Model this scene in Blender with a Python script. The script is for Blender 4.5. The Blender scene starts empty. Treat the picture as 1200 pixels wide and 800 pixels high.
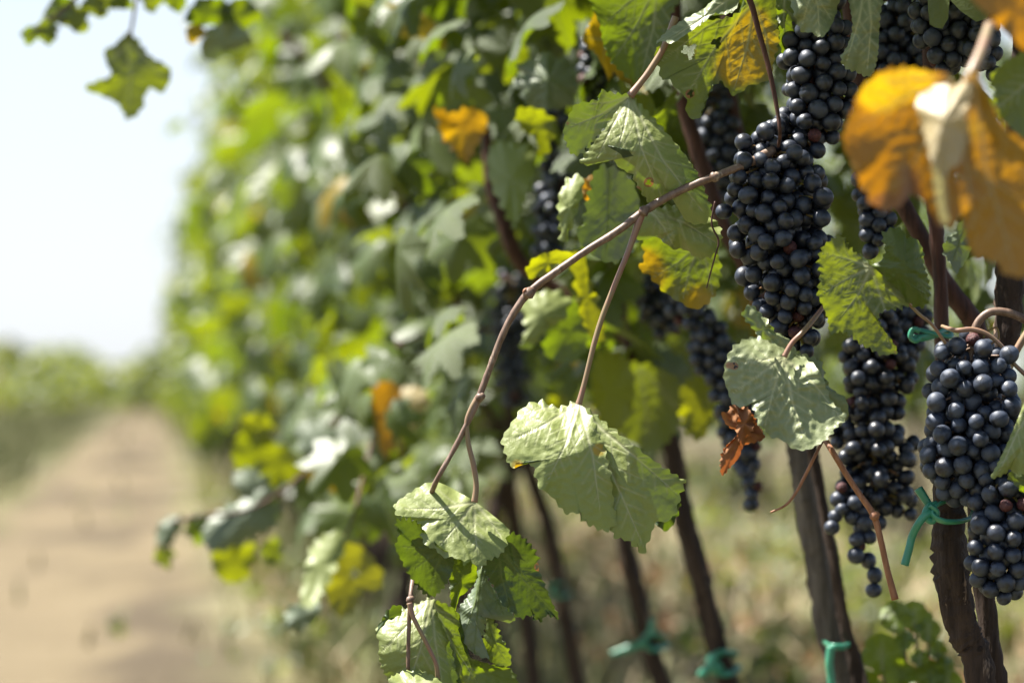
import bpy, math, random
import numpy as np
from mathutils import Vector, Matrix
random.seed(11); R = np.random.default_rng(11)
S = bpy.context.scene; C = S.collection
# ------------------------------------------------------------------ camera, sky, sun, exposure
FPX = 100/36*1200                      # focal length in photo pixels
HC = 0.65                              # camera height
PITCH = math.atan(50/FPX)
cd = bpy.data.cameras.new('camera'); cam = bpy.data.objects.new('camera', cd); C.objects.link(cam)
cam.location = (0, 0, HC); cam.rotation_euler = (math.pi/2+PITCH, 0, 0)
cd.lens = 100; cd.sensor_width = 36; cd.clip_end = 3000; cd.clip_start = .05
cd.dof.use_dof = True; cd.dof.focus_distance = 2.10; cd.dof.aperture_fstop = 4.6
S.camera = cam
SUN = Vector((-0.46, 0.10, 0.88)).normalized()
el = math.asin(SUN.z); az = math.atan2(SUN.x, SUN.y)
w = bpy.data.worlds.new('World'); S.world = w; w.use_nodes = True
nt = w.node_tree; bg = nt.nodes['Background']
sk = nt.nodes.new('ShaderNodeTexSky'); sk.sky_type = 'NISHITA'; sk.sun_disc = False
sk.sun_elevation = el; sk.sun_rotation = az; sk.air_density = 1.0; sk.dust_density = 1.0; sk.ozone_density = 1.0
vl = nt.nodes.new('ShaderNodeMix'); vl.data_type = 'RGBA'     # bright hazy air low over the horizon, clear blue above
tc_ = nt.nodes.new('ShaderNodeTexCoord'); sx_ = nt.nodes.new('ShaderNodeSeparateXYZ'); mr_ = nt.nodes.new('ShaderNodeMapRange')
nt.links.new(tc_.outputs['Generated'], sx_.inputs[0]); nt.links.new(sx_.outputs[2], mr_.inputs[0]); mr_.inputs[1].default_value = .10; mr_.inputs[2].default_value = .36
mr_.inputs[3].default_value = .75; mr_.inputs[4].default_value = 0.; nt.links.new(mr_.outputs[0], vl.inputs[0])
nt.links.new(sk.outputs[0], vl.inputs[6]); vl.inputs[7].default_value = (4.5, 4.8, 5.25, 1); nt.links.new(vl.outputs[2], bg.inputs[0]); bg.inputs[1].default_value = 0.053
sd = bpy.data.lights.new('sun', 'SUN'); sd.energy = 5.0; sd.angle = math.radians(.5); sd.color = (1, .955, .88)
so = bpy.data.objects.new('sun', sd); C.objects.link(so); so.rotation_euler = SUN.to_track_quat('Z', 'Y').to_euler()
S.view_settings.view_transform = 'Standard'; S.view_settings.look = 'None'; S.view_settings.gamma = 1
S.view_settings.exposure = 2.0
try:
    S.cycles.use_denoising = True; S.cycles.denoiser = 'OPENIMAGEDENOISE'
    S.cycles.denoising_input_passes = 'RGB_ALBEDO_NORMAL'
except Exception: pass
S.cycles.max_bounces = 7; S.cycles.diffuse_bounces = 3; S.cycles.glossy_bounces = 2; S.cycles.transmission_bounces = 5
S.cycles.sample_clamp_indirect = 6; S.cycles.caustics_reflective = False; S.cycles.caustics_refractive = False

# ------------------------------------------------------------------ helpers
RD = np.array((-0.1250, 0.9922, 0)); WD = np.array((0.9922, 0.1250, 0)); W0 = 0.594
def at(px, py, d):
    """a point seen at photo position px,py at distance d along the view"""
    f = np.array((0, math.cos(PITCH), math.sin(PITCH))); u = np.array((0, -math.sin(PITCH), math.cos(PITCH)))
    return np.array((0, 0, HC)) + d*(f + (px-600)/FPX*np.array((1, 0, 0)) - (py-400)/FPX*u)
def row(u, w_, z): return RD*u + WD*w_ + np.array((0, 0, z))
def project(p):
    f = np.array((0, math.cos(PITCH), math.sin(PITCH))); u = np.array((0, -math.sin(PITCH), math.cos(PITCH)))
    q = np.asarray(p)-np.array((0, 0, HC)); d = q@f
    return 600+FPX*q[..., 0]/d, 400-FPX*(q@u)/d, d
def tag(o, label=None, cat=None, group=None, kind=None):
    if label: o['label'] = label
    if cat: o['category'] = cat
    if group: o['group'] = group
    if kind: o['kind'] = kind
    return o
def empty(name, loc):
    o = bpy.data.objects.new(name, None); o.empty_display_size = .02; C.objects.link(o); o.location = loc; return o
def npmesh(name, V, F, attrs=None, smooth=True):
    """V (n,3); F list of arrays each (m,k)"""
    me = bpy.data.meshes.new(name)
    me.vertices.add(len(V)); me.vertices.foreach_set('co', np.asarray(V, dtype=np.float32).ravel())
    Fs = [np.asarray(f, dtype=np.int32) for f in F if len(f)]
    loops = np.concatenate([f.ravel() for f in Fs]); tot = np.concatenate([np.full(len(f), f.shape[1], dtype=np.int32) for f in Fs])
    st = np.concatenate(([0], np.cumsum(tot)[:-1])).astype(np.int32)
    me.loops.add(len(loops)); me.loops.foreach_set('vertex_index', loops)
    me.polygons.add(len(tot)); me.polygons.foreach_set('loop_start', st)
    if smooth: me.polygons.foreach_set('use_smooth', np.ones(len(tot), dtype=bool))
    for k, v in (attrs or {}).items():
        a = me.attributes.new(k, 'FLOAT', 'POINT'); a.data.foreach_set('value', np.asarray(v, dtype=np.float32))
    me.update(calc_edges=True); me.validate()
    return me
def link(name, me, mat=None, parent=None, loc=None):
    o = bpy.data.objects.new(name, me); C.objects.link(o)
    if mat and not me.materials: me.materials.append(mat)
    if parent: o.parent = parent
    if loc is not None: o.location = loc
    return o
def joinparts(L):
    """join (V,F4/F3 list,attrs) tuples"""
    V, F, A, n = [], [], {}, 0
    for v, f, a in L:
        V.append(v); F += [np.asarray(x)+n for x in f if len(x)]
        for k in a: A.setdefault(k, []).append(a[k])
        n += len(v)
    F4 = [f for f in F if f.shape[1] == 4]; F3 = [f for f in F if f.shape[1] == 3]
    return np.concatenate(V), [np.concatenate(x) for x in (F4, F3) if x], {k: np.concatenate(v) for k, v in A.items()}
def catmull(P, n=6, closed=False):
    P = np.asarray(P, float); m = len(P); out = []
    rng = range(m) if closed else range(m-1)
    for i in rng:
        if closed: p0, p1, p2, p3 = P[(i-1) % m], P[i], P[(i+1) % m], P[(i+2) % m]
        else: p0, p1, p2, p3 = P[max(i-1, 0)], P[i], P[i+1], P[min(i+2, m-1)]
        for t in np.arange(n)/n:
            out.append(.5*((2*p1)+(-p0+p2)*t+(2*p0-5*p1+4*p2-p3)*t*t+(-p0+3*p1-3*p2+p3)*t**3))
    if not closed: out.append(P[-1])
    return np.array(out)
def tube(P, rad, seg=8, sm=6, rough=0., cap=True, flat=1.):
    P = np.asarray(P, float); rad = np.broadcast_to(np.asarray(rad, float), (len(P),))
    Q = catmull(np.c_[P, rad], sm) if sm > 1 else np.c_[P, rad]
    X, r = Q[:, :3], Q[:, 3]; n = len(X)
    T = np.gradient(X, axis=0); T /= np.linalg.norm(T, axis=1)[:, None]+1e-9
    a = np.array((0.3, 1, 0.2)); N = np.cross(T[0], a); N /= np.linalg.norm(N); V = []
    for i in range(n):
        N = N-T[i]*(N@T[i]); N /= np.linalg.norm(N)+1e-9; B = np.cross(T[i], N)
        ph = np.arange(seg)/seg*2*math.pi; rr = r[i]*(1+rough*R.normal(0, 1, seg)) if rough else r[i]*np.ones(seg)
        V.append(X[i]+(np.cos(ph)*rr)[:, None]*N+(np.sin(ph)*rr*flat)[:, None]*B)
    V = np.concatenate(V); i = np.arange(n-1)[:, None]*seg; k = np.arange(seg)[None]
    F = np.stack([i+k, i+(k+1) % seg, i+seg+(k+1) % seg, i+seg+k], -1).reshape(-1, 4)
    Fs = [F]
    if cap:
        V = np.concatenate([V, X[:1], X[-1:]]); m = n*seg; kk = np.arange(seg)
        Fs.append(np.stack([np.full(seg, m), (kk+1) % seg, kk], -1)); Fs.append(np.stack([np.full(seg, m+1), m-seg+kk, m-seg+(kk+1) % seg], -1))
    return V, Fs, {}
def ptube(pts, dd, wpx, **k):
    """tube along photo positions; pts (x,y[,ddepth m]); width in pixels"""
    pts = [tuple(p)+(0,)*(3-len(p)) for p in pts]
    X = [at(p[0], p[1], dd+p[2]) for p in pts]
    wp = np.broadcast_to(np.asarray(wpx, float), (len(pts),))
    return tube(X, [wi*(dd+p[2])/FPX/2 for wi, p in zip(wp, pts)], **k)

# ------------------------------------------------------------------ materials
def mat(name):
    m = bpy.data.materials.new(name); m.use_nodes = True; t = m.node_tree
    for n in list(t.nodes): t.nodes.remove(n)
    return m, t, t.nodes.new('ShaderNodeOutputMaterial')
class N_:
    def __init__(s, t): s.t = t
    def n(s, ty, **k):
        x = s.t.nodes.new('ShaderNode'+ty)
        for a, b in k.items(): setattr(x, a, b)
        return x
    def l(s, a, b): s.t.links.new(a, b)
    def val(s, v, sock):
        if hasattr(v, 'links'): s.l(v, sock)
        else: sock.default_value = v if not isinstance(v, tuple) or len(v) != 3 or sock.type != 'RGBA' else (*v, 1)
    def mix(s, f, a, b, bt='MIX'):
        x = s.n('Mix', data_type='RGBA', blend_type=bt); x.clamp_factor = True
        s.val(f, x.inputs[0]); s.val(a, x.inputs[6]); s.val(b, x.inputs[7]); return x.outputs[2]
    def math(s, op, a, b=0., c=False):
        x = s.n('Math', operation=op); x.use_clamp = c; s.val(a, x.inputs[0]); s.val(b, x.inputs[1]); return x.outputs[0]
    def attr(s, nm): return s.n('Attribute', attribute_name=nm).outputs['Fac']
    def noise(s, vec, sc, det=3, rough=.55, dist=0):
        x = s.n('TexNoise'); x.inputs['Scale'].default_value = sc; x.inputs['Detail'].default_value = det
        x.inputs['Roughness'].default_value = rough; x.inputs['Distortion'].default_value = dist
        if vec is not None: s.l(vec, x.inputs['Vector'])
        return x.outputs['Fac']
    def ramp(s, f, a, b):
        x = s.n('MapRange'); x.interpolation_type = 'SMOOTHSTEP'; s.val(f, x.inputs[0]); x.inputs[1].default_value = a; x.inputs[2].default_value = b; return x.outputs[0]
    def bump(s, h, st, dist=.001):
        x = s.n('Bump'); x.inputs['Strength'].default_value = st; x.inputs['Distance'].default_value = dist; s.l(h, x.inputs['Height']); return x.outputs[0]

def leaf_mat(name, top, top2, under, trans, trans2, yellow=0., ycol=(.28, .19, .008), ytr=(.50, .31, .004), brown=.0, tr=.42, glz=False, rough=.47):
    m, t, out = mat(name); N = N_(t)
    pos = N.n('TexCoord').outputs['Object']; geo = N.n('NewGeometry')
    oi = N.n('ObjectInfo').outputs['Random']
    rnd = N.math('FRACT', N.math('ADD', N.attr('rnd'), oi))
    rnd2 = N.math('FRACT', N.math('MULTIPLY', rnd, 7.31))
    vein = N.attr('vein'); edge = N.attr('edge'); bw = N.attr('brown'); ye = N.attr('yellow')
    n1 = N.noise(pos, 28, 4); n2 = N.noise(pos, 190, 3, .6)
    patch = N.ramp(n1, .35, .68)
    tc = N.mix(N.math('MULTIPLY', rnd, 1), top, top2)
    if glz: tc = N.mix(N.ramp(N.math('FRACT', N.math('MULTIPLY', rnd, 3.7)), .66, .74), tc, (.105, .135, .055))
    tc = N.mix(N.math('MULTIPLY', patch, .45), tc, top2)
    uc = N.mix(N.math('MULTIPLY', patch, .35), under, tuple(x*.72 for x in under))
    tr_ = N.mix(rnd2, trans, trans2)
    # yellowing: some whole leaves, plus margins
    yf = N.math('ADD', N.ramp(rnd2, 1.0-yellow-.02, 1.0-yellow+.04), N.math('MULTIPLY', N.ramp(N.math('ADD', ye, N.math('MULTIPLY', n1, .5)), .55, .95), 1.0), True)
    tc = N.mix(yf, tc, ycol); uc = N.mix(N.math('MULTIPLY', yf, .7), uc, ycol); tr_ = N.mix(yf, tr_, ytr)
    base = N.mix(geo.outputs['Backfacing'], tc, uc)
    base = N.mix(N.math('MULTIPLY', vein, .85), base, N.mix(geo.outputs['Backfacing'], (.09, .13, .02), (.42, .43, .24)))
    tr_ = N.mix(N.math('MULTIPLY', vein, .7), tr_, tuple(min(1, x*.35+.02) for x in trans))
    # brown, dry spots and margins
    bf = N.ramp(N.math('ADD', N.math('ADD', N.math('MULTIPLY', N.math('POWER', edge, 6.), .22+brown), N.math('MULTIPLY', n1, .62)), bw), .80, .93)
    sp = N.ramp(n2, .74-brown*.05, .80)
    bf = N.math('MAXIMUM', bf, N.math('MULTIPLY', sp, .6))
    bcol = N.mix(n2, (.15, .065, .022), (.28, .18, .09))
    base = N.mix(bf, base, bcol); tr_ = N.mix(bf, tr_, (.20, .08, .02))
    hgt = N.math('ADD', N.math('MULTIPLY', n2, .6), N.math('MULTIPLY', N.noise(pos, 520, 2), .4))
    hgt = N.math('ADD', hgt, N.math('MULTIPLY', vein, .8))
    bp = N.bump(hgt, .55, .0012)
    p = N.n('BsdfPrincipled'); N.l(base, p.inputs['Base Color']); p.inputs['Roughness'].default_value = rough; p.inputs['Specular IOR Level'].default_value = .6 if rough < .6 else .15
    N.l(bp, p.inputs['Normal'])
    tl = N.n('BsdfTranslucent'); N.l(tr_, tl.inputs[0]); N.l(bp, tl.inputs['Normal'])
    mx = N.n('MixShader'); mx.inputs[0].default_value = tr; N.l(p.outputs[0], mx.inputs[1]); N.l(tl.outputs[0], mx.inputs[2])
    N.l(mx.outputs[0], out.inputs[0]); return m
GT, GT2, GU = (.013, .030, .003), (.048, .076, .008), (.10, .13, .045)
M = {}
M['leaf'] = leaf_mat('leaf_green', GT, GT2, GU, (.15, .22, .002), (.23, .27, .003), yellow=.03, brown=.03, tr=.42, glz=True)
M['far'] = leaf_mat('leaf_far', (.05, .07, .014), (.085, .105, .03), (.12, .14, .05), (.20, .25, .01), (.26, .29, .02), yellow=.03, tr=.42, glz=True)  # paler, yellower leaf green: distance haze put into the colour
M['hero'] = leaf_mat('leaf_underside_pale', (.022, .045, .007), (.03, .052, .01), (.24, .28, .085), (.08, .125, .003), (.10, .15, .003), brown=0, tr=.33)
M['glauc'] = leaf_mat('leaf_glaucous', (.105, .138, .084), (.135, .162, .10), (.17, .205, .10), (.11, .17, .006), (.13, .18, .01), tr=.22)
M['fresh'] = leaf_mat('leaf_fresh', (.08, .125, .012), (.11, .15, .018), (.13, .17, .03), (.28, .38, .008), (.34, .42, .01), tr=.45)
M['crinkled'] = leaf_mat('leaf_crinkled', (.13, .165, .075), (.16, .185, .09), (.21, .24, .115), (.11, .17, .006), (.13, .18, .01), tr=.25, brown=.05)
M['yellow'] = leaf_mat('leaf_yellowing_backlit', (.08, .105, .006), (.12, .115, .006), (.12, .145, .02), (.26, .30, .002), (.32, .31, .002), brown=.05, tr=.5)
M['orange'] = leaf_mat('leaf_autumn_orange', (.20, .085, .008), (.26, .14, .010), (.27, .15, .018), (.38, .15, .004), (.46, .23, .004), brown=.22, tr=.42, ycol=(.42, .26, .006), ytr=(.70, .42, .006))
M['pale'] = leaf_mat('leaf_bleached', (.34, .28, .15), (.36, .27, .14), (.38, .31, .17), (.5, .45, .15), (.5, .45, .15), brown=.1, tr=.3)
M['dry'] = leaf_mat('leaf_dry_brown', (.20, .095, .045), (.26, .14, .07), (.25, .125, .06), (.25, .065, .015), (.3, .08, .015), brown=.1, tr=.25, rough=.85)

def simple(name, c1, c2, scale=60, stretch=None, rough=.6, bump=.4, bd=.001, spec=.4, trl=None, c3=None):
    m, t, out = mat(name); N = N_(t); pos = N.n('TexCoord').outputs['Object']
    if stretch:
        mp = N.n('Mapping'); mp.inputs['Scale'].default_value = stretch; N.l(pos, mp.inputs[0]); pos = mp.outputs[0]
    n = N.noise(pos, scale, 5, .6, .3); col = N.mix(N.ramp(n, .3, .7), c1, c2)
    if c3: col = N.mix(N.ramp(N.noise(pos, scale*.6, 4, .7), .60, .68), col, c3)
    p = N.n('BsdfPrincipled'); N.l(col, p.inputs['Base Color']); p.inputs['Roughness'].default_value = rough; p.inputs['Specular IOR Level'].default_value = spec
    N.l(N.bump(n, bump, bd), p.inputs['Normal']); N.l(p.outputs[0], out.inputs[0]); return m
M['bark'] = simple('vine_bark', (.018, .011, .008), (.052, .033, .023), 90, (1.6, 1.6, .16), .8, 1., .004, .25, c3=(.20, .14, .10))
M['cane'] = simple('vine_cane', (.095, .055, .036), (.18, .12, .085), 260, (1, 1, .3), .5, .5, .0008, .4, c3=(.25, .19, .14))
M['redcane'] = simple('old_cane', (.03, .012, .008), (.085, .035, .023), 120, (1.5, 1.5, .2), .65, .8, .002, .3)
M['drycane'] = simple('dry_cane', (.18, .07, .03), (.30, .14, .07), 240, (1, 1, .2), .6, .4, .0006, .4)
M['petiole'] = simple('petiole', (.22, .11, .08), (.19, .15, .07), 45, None, .45, .2, .0003, .5)
M['stem'] = simple('bunch_stem', (.16, .15, .035), (.20, .10, .05), 140, None, .6, .3, .0005, .3)
M['stake'] = simple('grey_wood', (.055, .046, .038), (.14, .12, .10), 70, (2, 2, .12), .85, .8, .002, .2)
M['tie'] = simple('green_tie', (.03, .18, .105), (.05, .25, .155), 30, None, .33, .15, .0005, .5)
M['straw'] = simple('straw', (.22, .17, .095), (.30, .24, .14), 5, None, .7, .1)
M['grass'] = simple('grass', (.085, .105, .025), (.21, .19, .085), 1.2, None, .6, .1)
# grapes: dark skin under a powdery bloom
m, t, out = mat('grape_skin'); N = N_(t); pos = N.n('TexCoord').outputs['Object']; oi = N.n('ObjectInfo').outputs['Random']
va = N.n('VectorMath', operation='ADD'); N.l(pos, va.inputs[0]); cb = N.n('CombineXYZ'); N.l(oi, cb.inputs[0]); N.l(N.attr('rnd'), cb.inputs[1]); N.l(cb.outputs[0], va.inputs[1])
n1 = N.noise(va.outputs[0], 120, 4, .6, .4); n2 = N.noise(va.outputs[0], 900, 2)
oc = N.n('ObjectInfo').outputs['Color']; ocs = N.n('SeparateColor'); N.l(oc, ocs.inputs[0])
blo = N.math('MULTIPLY', N.ramp(n1, .30, .62), N.math('ADD', N.math('MULTIPLY', oi, .35), .60)); blo = N.math('MULTIPLY', N.math('MULTIPLY', blo, ocs.outputs[0]), N.math('ADD', .75, N.math('MULTIPLY', n2, .5)))
col = N.mix(blo, (.003, .003, .006), (.046, .062, .098))
p = N.n('BsdfPrincipled'); N.l(col, p.inputs['Base Color']); N.l(N.math('ADD', .34, N.math('MULTIPLY', blo, .40)), p.inputs['Roughness']); p.inputs['Specular IOR Level'].default_value = .55
N.l(N.bump(n2, .08, .0005), p.inputs['Normal']); N.l(p.outputs[0], out.inputs[0]); M['grape'] = m
# ground
m, t, out = mat('vineyard_soil'); N = N_(t); geo = N.n('NewGeometry').outputs['Position']
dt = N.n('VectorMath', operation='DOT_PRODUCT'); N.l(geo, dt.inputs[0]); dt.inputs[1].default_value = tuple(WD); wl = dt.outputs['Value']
nb = N.noise(geo, .8, 4, .6); nm = N.noise(geo, 4, 5, .65); nf = N.noise(geo, 30, 4, .6)
wd = N.math('ADD', wl, N.math('MULTIPLY', N.math('SUBTRACT', nb, .5), .9))
pm = N.math('MULTIPLY', N.ramp(wd, -1.05, -.65), N.math('SUBTRACT', 1., N.ramp(wd, .02, .45)))
dirt = N.mix(nm, (.088, .068, .038), (.180, .145, .086)); dirt = N.mix(N.math('MULTIPLY', nf, .5), dirt, (.10, .075, .048))
gr = N.mix(N.ramp(nm, .35, .65), (.05, .066, .018), (.17, .155, .07)); gr = N.mix(N.ramp(nb, .4, .7), gr, (.15, .135, .08))
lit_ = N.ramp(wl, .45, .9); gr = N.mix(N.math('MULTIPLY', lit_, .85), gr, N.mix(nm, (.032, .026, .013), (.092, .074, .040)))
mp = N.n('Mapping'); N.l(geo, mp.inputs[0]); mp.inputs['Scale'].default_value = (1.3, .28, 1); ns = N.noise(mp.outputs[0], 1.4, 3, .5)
dirt = N.mix(N.math('MULTIPLY', N.ramp(ns, .46, .58), .85), dirt, (.055, .042, .027))      # dappled shade bands on the track, painted into the dirt colour
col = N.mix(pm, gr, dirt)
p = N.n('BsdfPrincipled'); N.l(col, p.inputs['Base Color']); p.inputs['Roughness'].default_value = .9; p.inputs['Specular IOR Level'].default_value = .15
N.l(N.bump(N.math('ADD', nm, nf), .8, .03), p.inputs['Normal']); N.l(p.outputs[0], out.inputs[0]); M['soil'] = m

# ------------------------------------------------------------------ the ground
def ground():
    us = np.r_[np.linspace(-20, 40, 160), np.linspace(42, 200, 50), np.linspace(230, 1500, 20)]
    ws = np.r_[np.linspace(-900, -40, 12), np.linspace(-35, -5, 15), np.linspace(-4.5, 7, 90), np.linspace(8, 40, 16), np.linspace(60, 900, 10)]
    U, Wg = np.meshgrid(us, ws, indexing='ij')
    Z = .018*np.sin(U*1.7+Wg*2.1)*np.sin(Wg*3.3)+.012*np.sin(U*3.9-Wg*4.7)
    Z = np.where(np.abs(Wg) < 20, Z, 0)-.02
    V = U[..., None]*RD+Wg[..., None]*WD; V[..., 2] = Z
    n, k = U.shape; i = np.arange(n-1)[:, None]*k; j = np.arange(k-1)[None]
    F = np.stack([i+j, i+j+1, i+j+k+1, i+j+k], -1).reshape(-1, 4)
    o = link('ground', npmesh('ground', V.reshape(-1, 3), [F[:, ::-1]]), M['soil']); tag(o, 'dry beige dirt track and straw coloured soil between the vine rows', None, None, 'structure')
ground()

# ------------------------------------------------------------------ leaf meshes
def leaf_template(seed, nth=72, nr=9, lobing=1., teeth=.045, detail=False, curl=.25, fold=.25, wav=.06):
    rg = np.random.default_rng(seed)
    th = np.linspace(0, 2*math.pi, nth, endpoint=False)+math.radians(-90)   # starts at the petiole notch
    a = np.degrees(th)
    tips = [(90, 1.0, 26), (90-50, .86, 24), (90+50, .86, 24), (90-104, .70, 26), (90+104, .70, 26), (90-150, .50, 22), (90+150, .50, 22)]
    r = np.full(nth, .50)
    for c, h, wd in tips:
        c += rg.normal(0, 3); h *= 1+rg.normal(0, .04)
        d = np.abs((a-c+180) % 360-180); base = .50+.06*(1-lobing)
        r = np.maximum(r, base*(h/1.)**.3+(h-base*(h/1.)**.3)*np.clip(1-(d/wd), 0, 1)**(.9 if lobing > .5 else .6))
    d = np.abs((a+90+180) % 360-180); r *= np.clip(.12+d/26, 0, 1)**.8
    s = np.arange(nth); r *= 1+teeth*((s % 3)/2.-.5)*2*(1+rg.normal(0, .3, nth))
    rho = (np.arange(1, nr+1)/nr)[:, None]; X = r*np.cos(th)*rho; Y = r*np.sin(th)*rho
    X = np.r_[0, X.ravel()]; Y = np.r_[0, Y.ravel()]; P = np.hypot(X, Y); T = np.arctan2(Y, X)
    ph = rg.uniform(0, 6.28, 4)
    Z = -curl*P**2*(1+.4*rg.normal())-fold*np.abs(X)*(1-.3*P)+wav*np.sin(5*T+ph[0])*P**2+wav*.7*np.sin(9*T+ph[1])*P**3+.5*curl*rg.normal()*X*Y
    vein = np.zeros(len(X))
    for c in (90, 40, 140, -14, 194):
        dx, dy = math.cos(math.radians(c)), math.sin(math.radians(c)); along = X*dx+Y*dy; dist = np.abs(X*dy-Y*dx)
        vein = np.maximum(vein, np.exp(-(dist/.025)**2)*(along > 0)*np.clip(1.1-along, 0, 1))
    Z -= .05*np.exp(-(vein-1)**2*3)*P
    edge = np.r_[0, np.repeat(np.arange(1, nr+1)/nr, nth)]
    k = np.arange(nth); F3 = np.stack([np.zeros(nth, int), 1+k, 1+(k+1) % nth], -1); F4 = []
    for q in range(nr-1):
        a0 = 1+q*nth; F4.append(np.stack([a0+k, a0+nth+k, a0+nth+(k+1) % nth, a0+(k+1) % nth], -1))
    return np.c_[X, Y, Z], [f for f in ([np.concatenate(F4)] if F4 else [])+[F3]], {'vein': vein, 'edge': edge}
MID = [npmesh('vine_leaf_blade', *leaf_template(s, 96, 10, curl=c, fold=f, lobing=l, wav=.11)) for s, c, f, l in ((1, .35, .2, 1), (2, .5, .35, .6), (3, .2, .5, 1), (4, .55, .1, .7), (5, .3, .3, .4), (6, .45, .6, .9))]
LOW = [leaf_template(s, 21, 2, curl=c, fold=f, teeth=.02) for s, c, f in ((21, .4, .3), (22, .5, .1), (23, .2, .5), (24, .5, .4))]
MIDA = [leaf_template(s, 48, 4, curl=c, fold=f, teeth=.05) for s, c, f in ((31, .4, .3), (32, .55, .1), (33, .2, .5), (34, .5, .4))]
for me in MID: me.materials.append(M['leaf'])
def frame(tip, nrm):
    tip = np.asarray(tip, float); tip /= np.linalg.norm(tip); n = np.asarray(nrm, float); n = n-tip*(n@tip)
    if np.linalg.norm(n) < 1e-4: n = np.cross(tip, (1, .2, .1))
    n /= np.linalg.norm(n); return np.stack([np.cross(tip, n), tip, n], 1)
def leafmass(items, temps):
    """items: (pos, R3x3, size, rnd) -> joined arrays"""
    L = []
    for p, Rm, s, rn in items:
        V, F, A = temps[int(rn*1e4) % len(temps)]
        L.append((V*s@Rm.T+p, F, {**A, 'rnd': np.full(len(V), rn)}))
    return joinparts(L)

# ------------------------------------------------------------------ grapevines of the row
def clump(u, z, side): return math.sin(u*8.3+z*6+side)+math.sin(z*12.7-u*5.1+2*side)+.7*math.sin(u*17+z*3)
def rand_leaf(u, zlo, zhi, w0, su=.30):
    while 1:
        side = -1 if R.random() < .62 else 1
        z = R.uniform(zlo, zhi); uu = u+R.uniform(-su, su)
        if clump(uu, z, side) > -.75 or R.random() < .12: break
    taper = 1-.15*max(0, (z-1.35)/.5)
    ww = w0+side*abs(R.normal(.17, .10))*taper
    if side < 0: ww = max(ww, w0-(.36 if z < HC+.5 else .42))
    outw = WD*side
    tip = np.array((0, 0, -.75))+outw*.45+R.normal(0, .42, 3)
    nrm = np.array((0, 0, .55))+outw*.55-RD*.25+R.normal(0, .38, 3)
    return row(uu, ww, z), frame(tip, nrm), R.uniform(.034, .066), R.random()
def bark_tube(P, rad, seg=14):
    V, F, A = tube(P, rad, seg=seg, sm=14, rough=0)
    c = V[:-2]; k = np.arange(len(c)); ring = k//seg; ph = (k % seg)/seg*2*math.pi
    T = catmull(np.c_[np.asarray(P, float), np.broadcast_to(np.asarray(rad, float), (len(P),))], 14); X = T[ring, :3]
    f = 1+.13*np.sin(ph*3+ring*.11)+.08*np.sin(ph*5-ring*.23)+.09*R.normal(0, 1, len(c))*(R.random(len(c)) > .5)
    V[:-2] = X+(c-X)*f[:, None]; return V, F, A
VINES = []
spec = [  # photo path of the trunk (top to bottom), distance, width in pixels
 ([(1128, 470), (1112, 560), (1112, 620), (1118, 680), (1130, 740), (1150, 810)], 2.12, (34, 36, 38, 42, 36, 34)),
 ([(930, 440), (950, 520), (964, 590), (978, 660), (990, 730), (1010, 820)], 2.55, (14, 13, 12, 13, 14, 20)),
 ([(770, 450), (788, 530), (800, 600), (822, 680), (842, 760), (862, 840)], 3.03, (20, 22, 23, 24, 23, 26)),
 ([(705, 470), (722, 560), (733, 640), (748, 700), (766, 770), (790, 850)], 3.4, (17, 18, 20, 21, 22, 22)),
 ([(585, 440), (612, 530), (640, 610), (655, 680), (668, 750), (684, 840)], 3.9, (14, 15, 16, 17, 18, 20)),
 ([(585, 490), (600, 590), (610, 680), (622, 760), (634, 850)], 4.25, (15, 16, 18, 19, 22)),
 ([(530, 470), (527, 560), (540, 680), (552, 850)], 4.8, (15, 16, 17, 18)),
]
VL = ['thick brown gnarled vine trunk under the right hand grapes with a bright green tie',
      'slim dark vine trunk leaning against the weathered grey stake',
      'blurred brown trunk left of the grey stake, green tie at its foot',
      'blurred vine trunk with a long trailing green tie',
      'thin leaning blurred trunk with a small green tie beside the hanging leaves',
      'blurred dark trunk just left of the trunk with the small green tie',
      'blurred trunk straight behind the pale drooping leaf and the end of the long cane']
def canes_for(u, parent):
    for k in range(3):
        a = row(u+R.uniform(-.1, .1), W0+R.uniform(-.06, .06), HC+R.uniform(-.02, .12))
        pts = [a]; d = R.normal(0, .06, 3)
        for q in range(5): pts.append(pts[-1]+np.array((0, 0, .2))+d+R.normal(0, .03, 3))
        link('cane', npmesh('cane', *tube(pts, np.linspace(.0055, .003, 6), 7)), M['redcane'], parent)
nleafobj = 0
BEHIND = [(645, 170, 672, 290, 2.9), (565, 320, 640, 490, 3.5), (735, 325, 900, 600, 2.85), (795, 95, 885, 235, 2.75), (500, 110, 580, 200, 2.95), (565, 165, 635, 275, 2.8),
          (600, 55, 685, 135, 2.7), (430, 445, 510, 540, 3.3), (270, 480, 360, 580, 3.5), (340, 480, 430, 580, 3.3), (180, 545, 340, 690, 3.6), (340, 610, 460, 740, 3.2), (570, 190, 620, 320, 3.0), (650, 190, 760, 310, 2.6), (985, 150, 1130, 620, 2.6), (605, 290, 720, 430, 2.7)]
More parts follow.
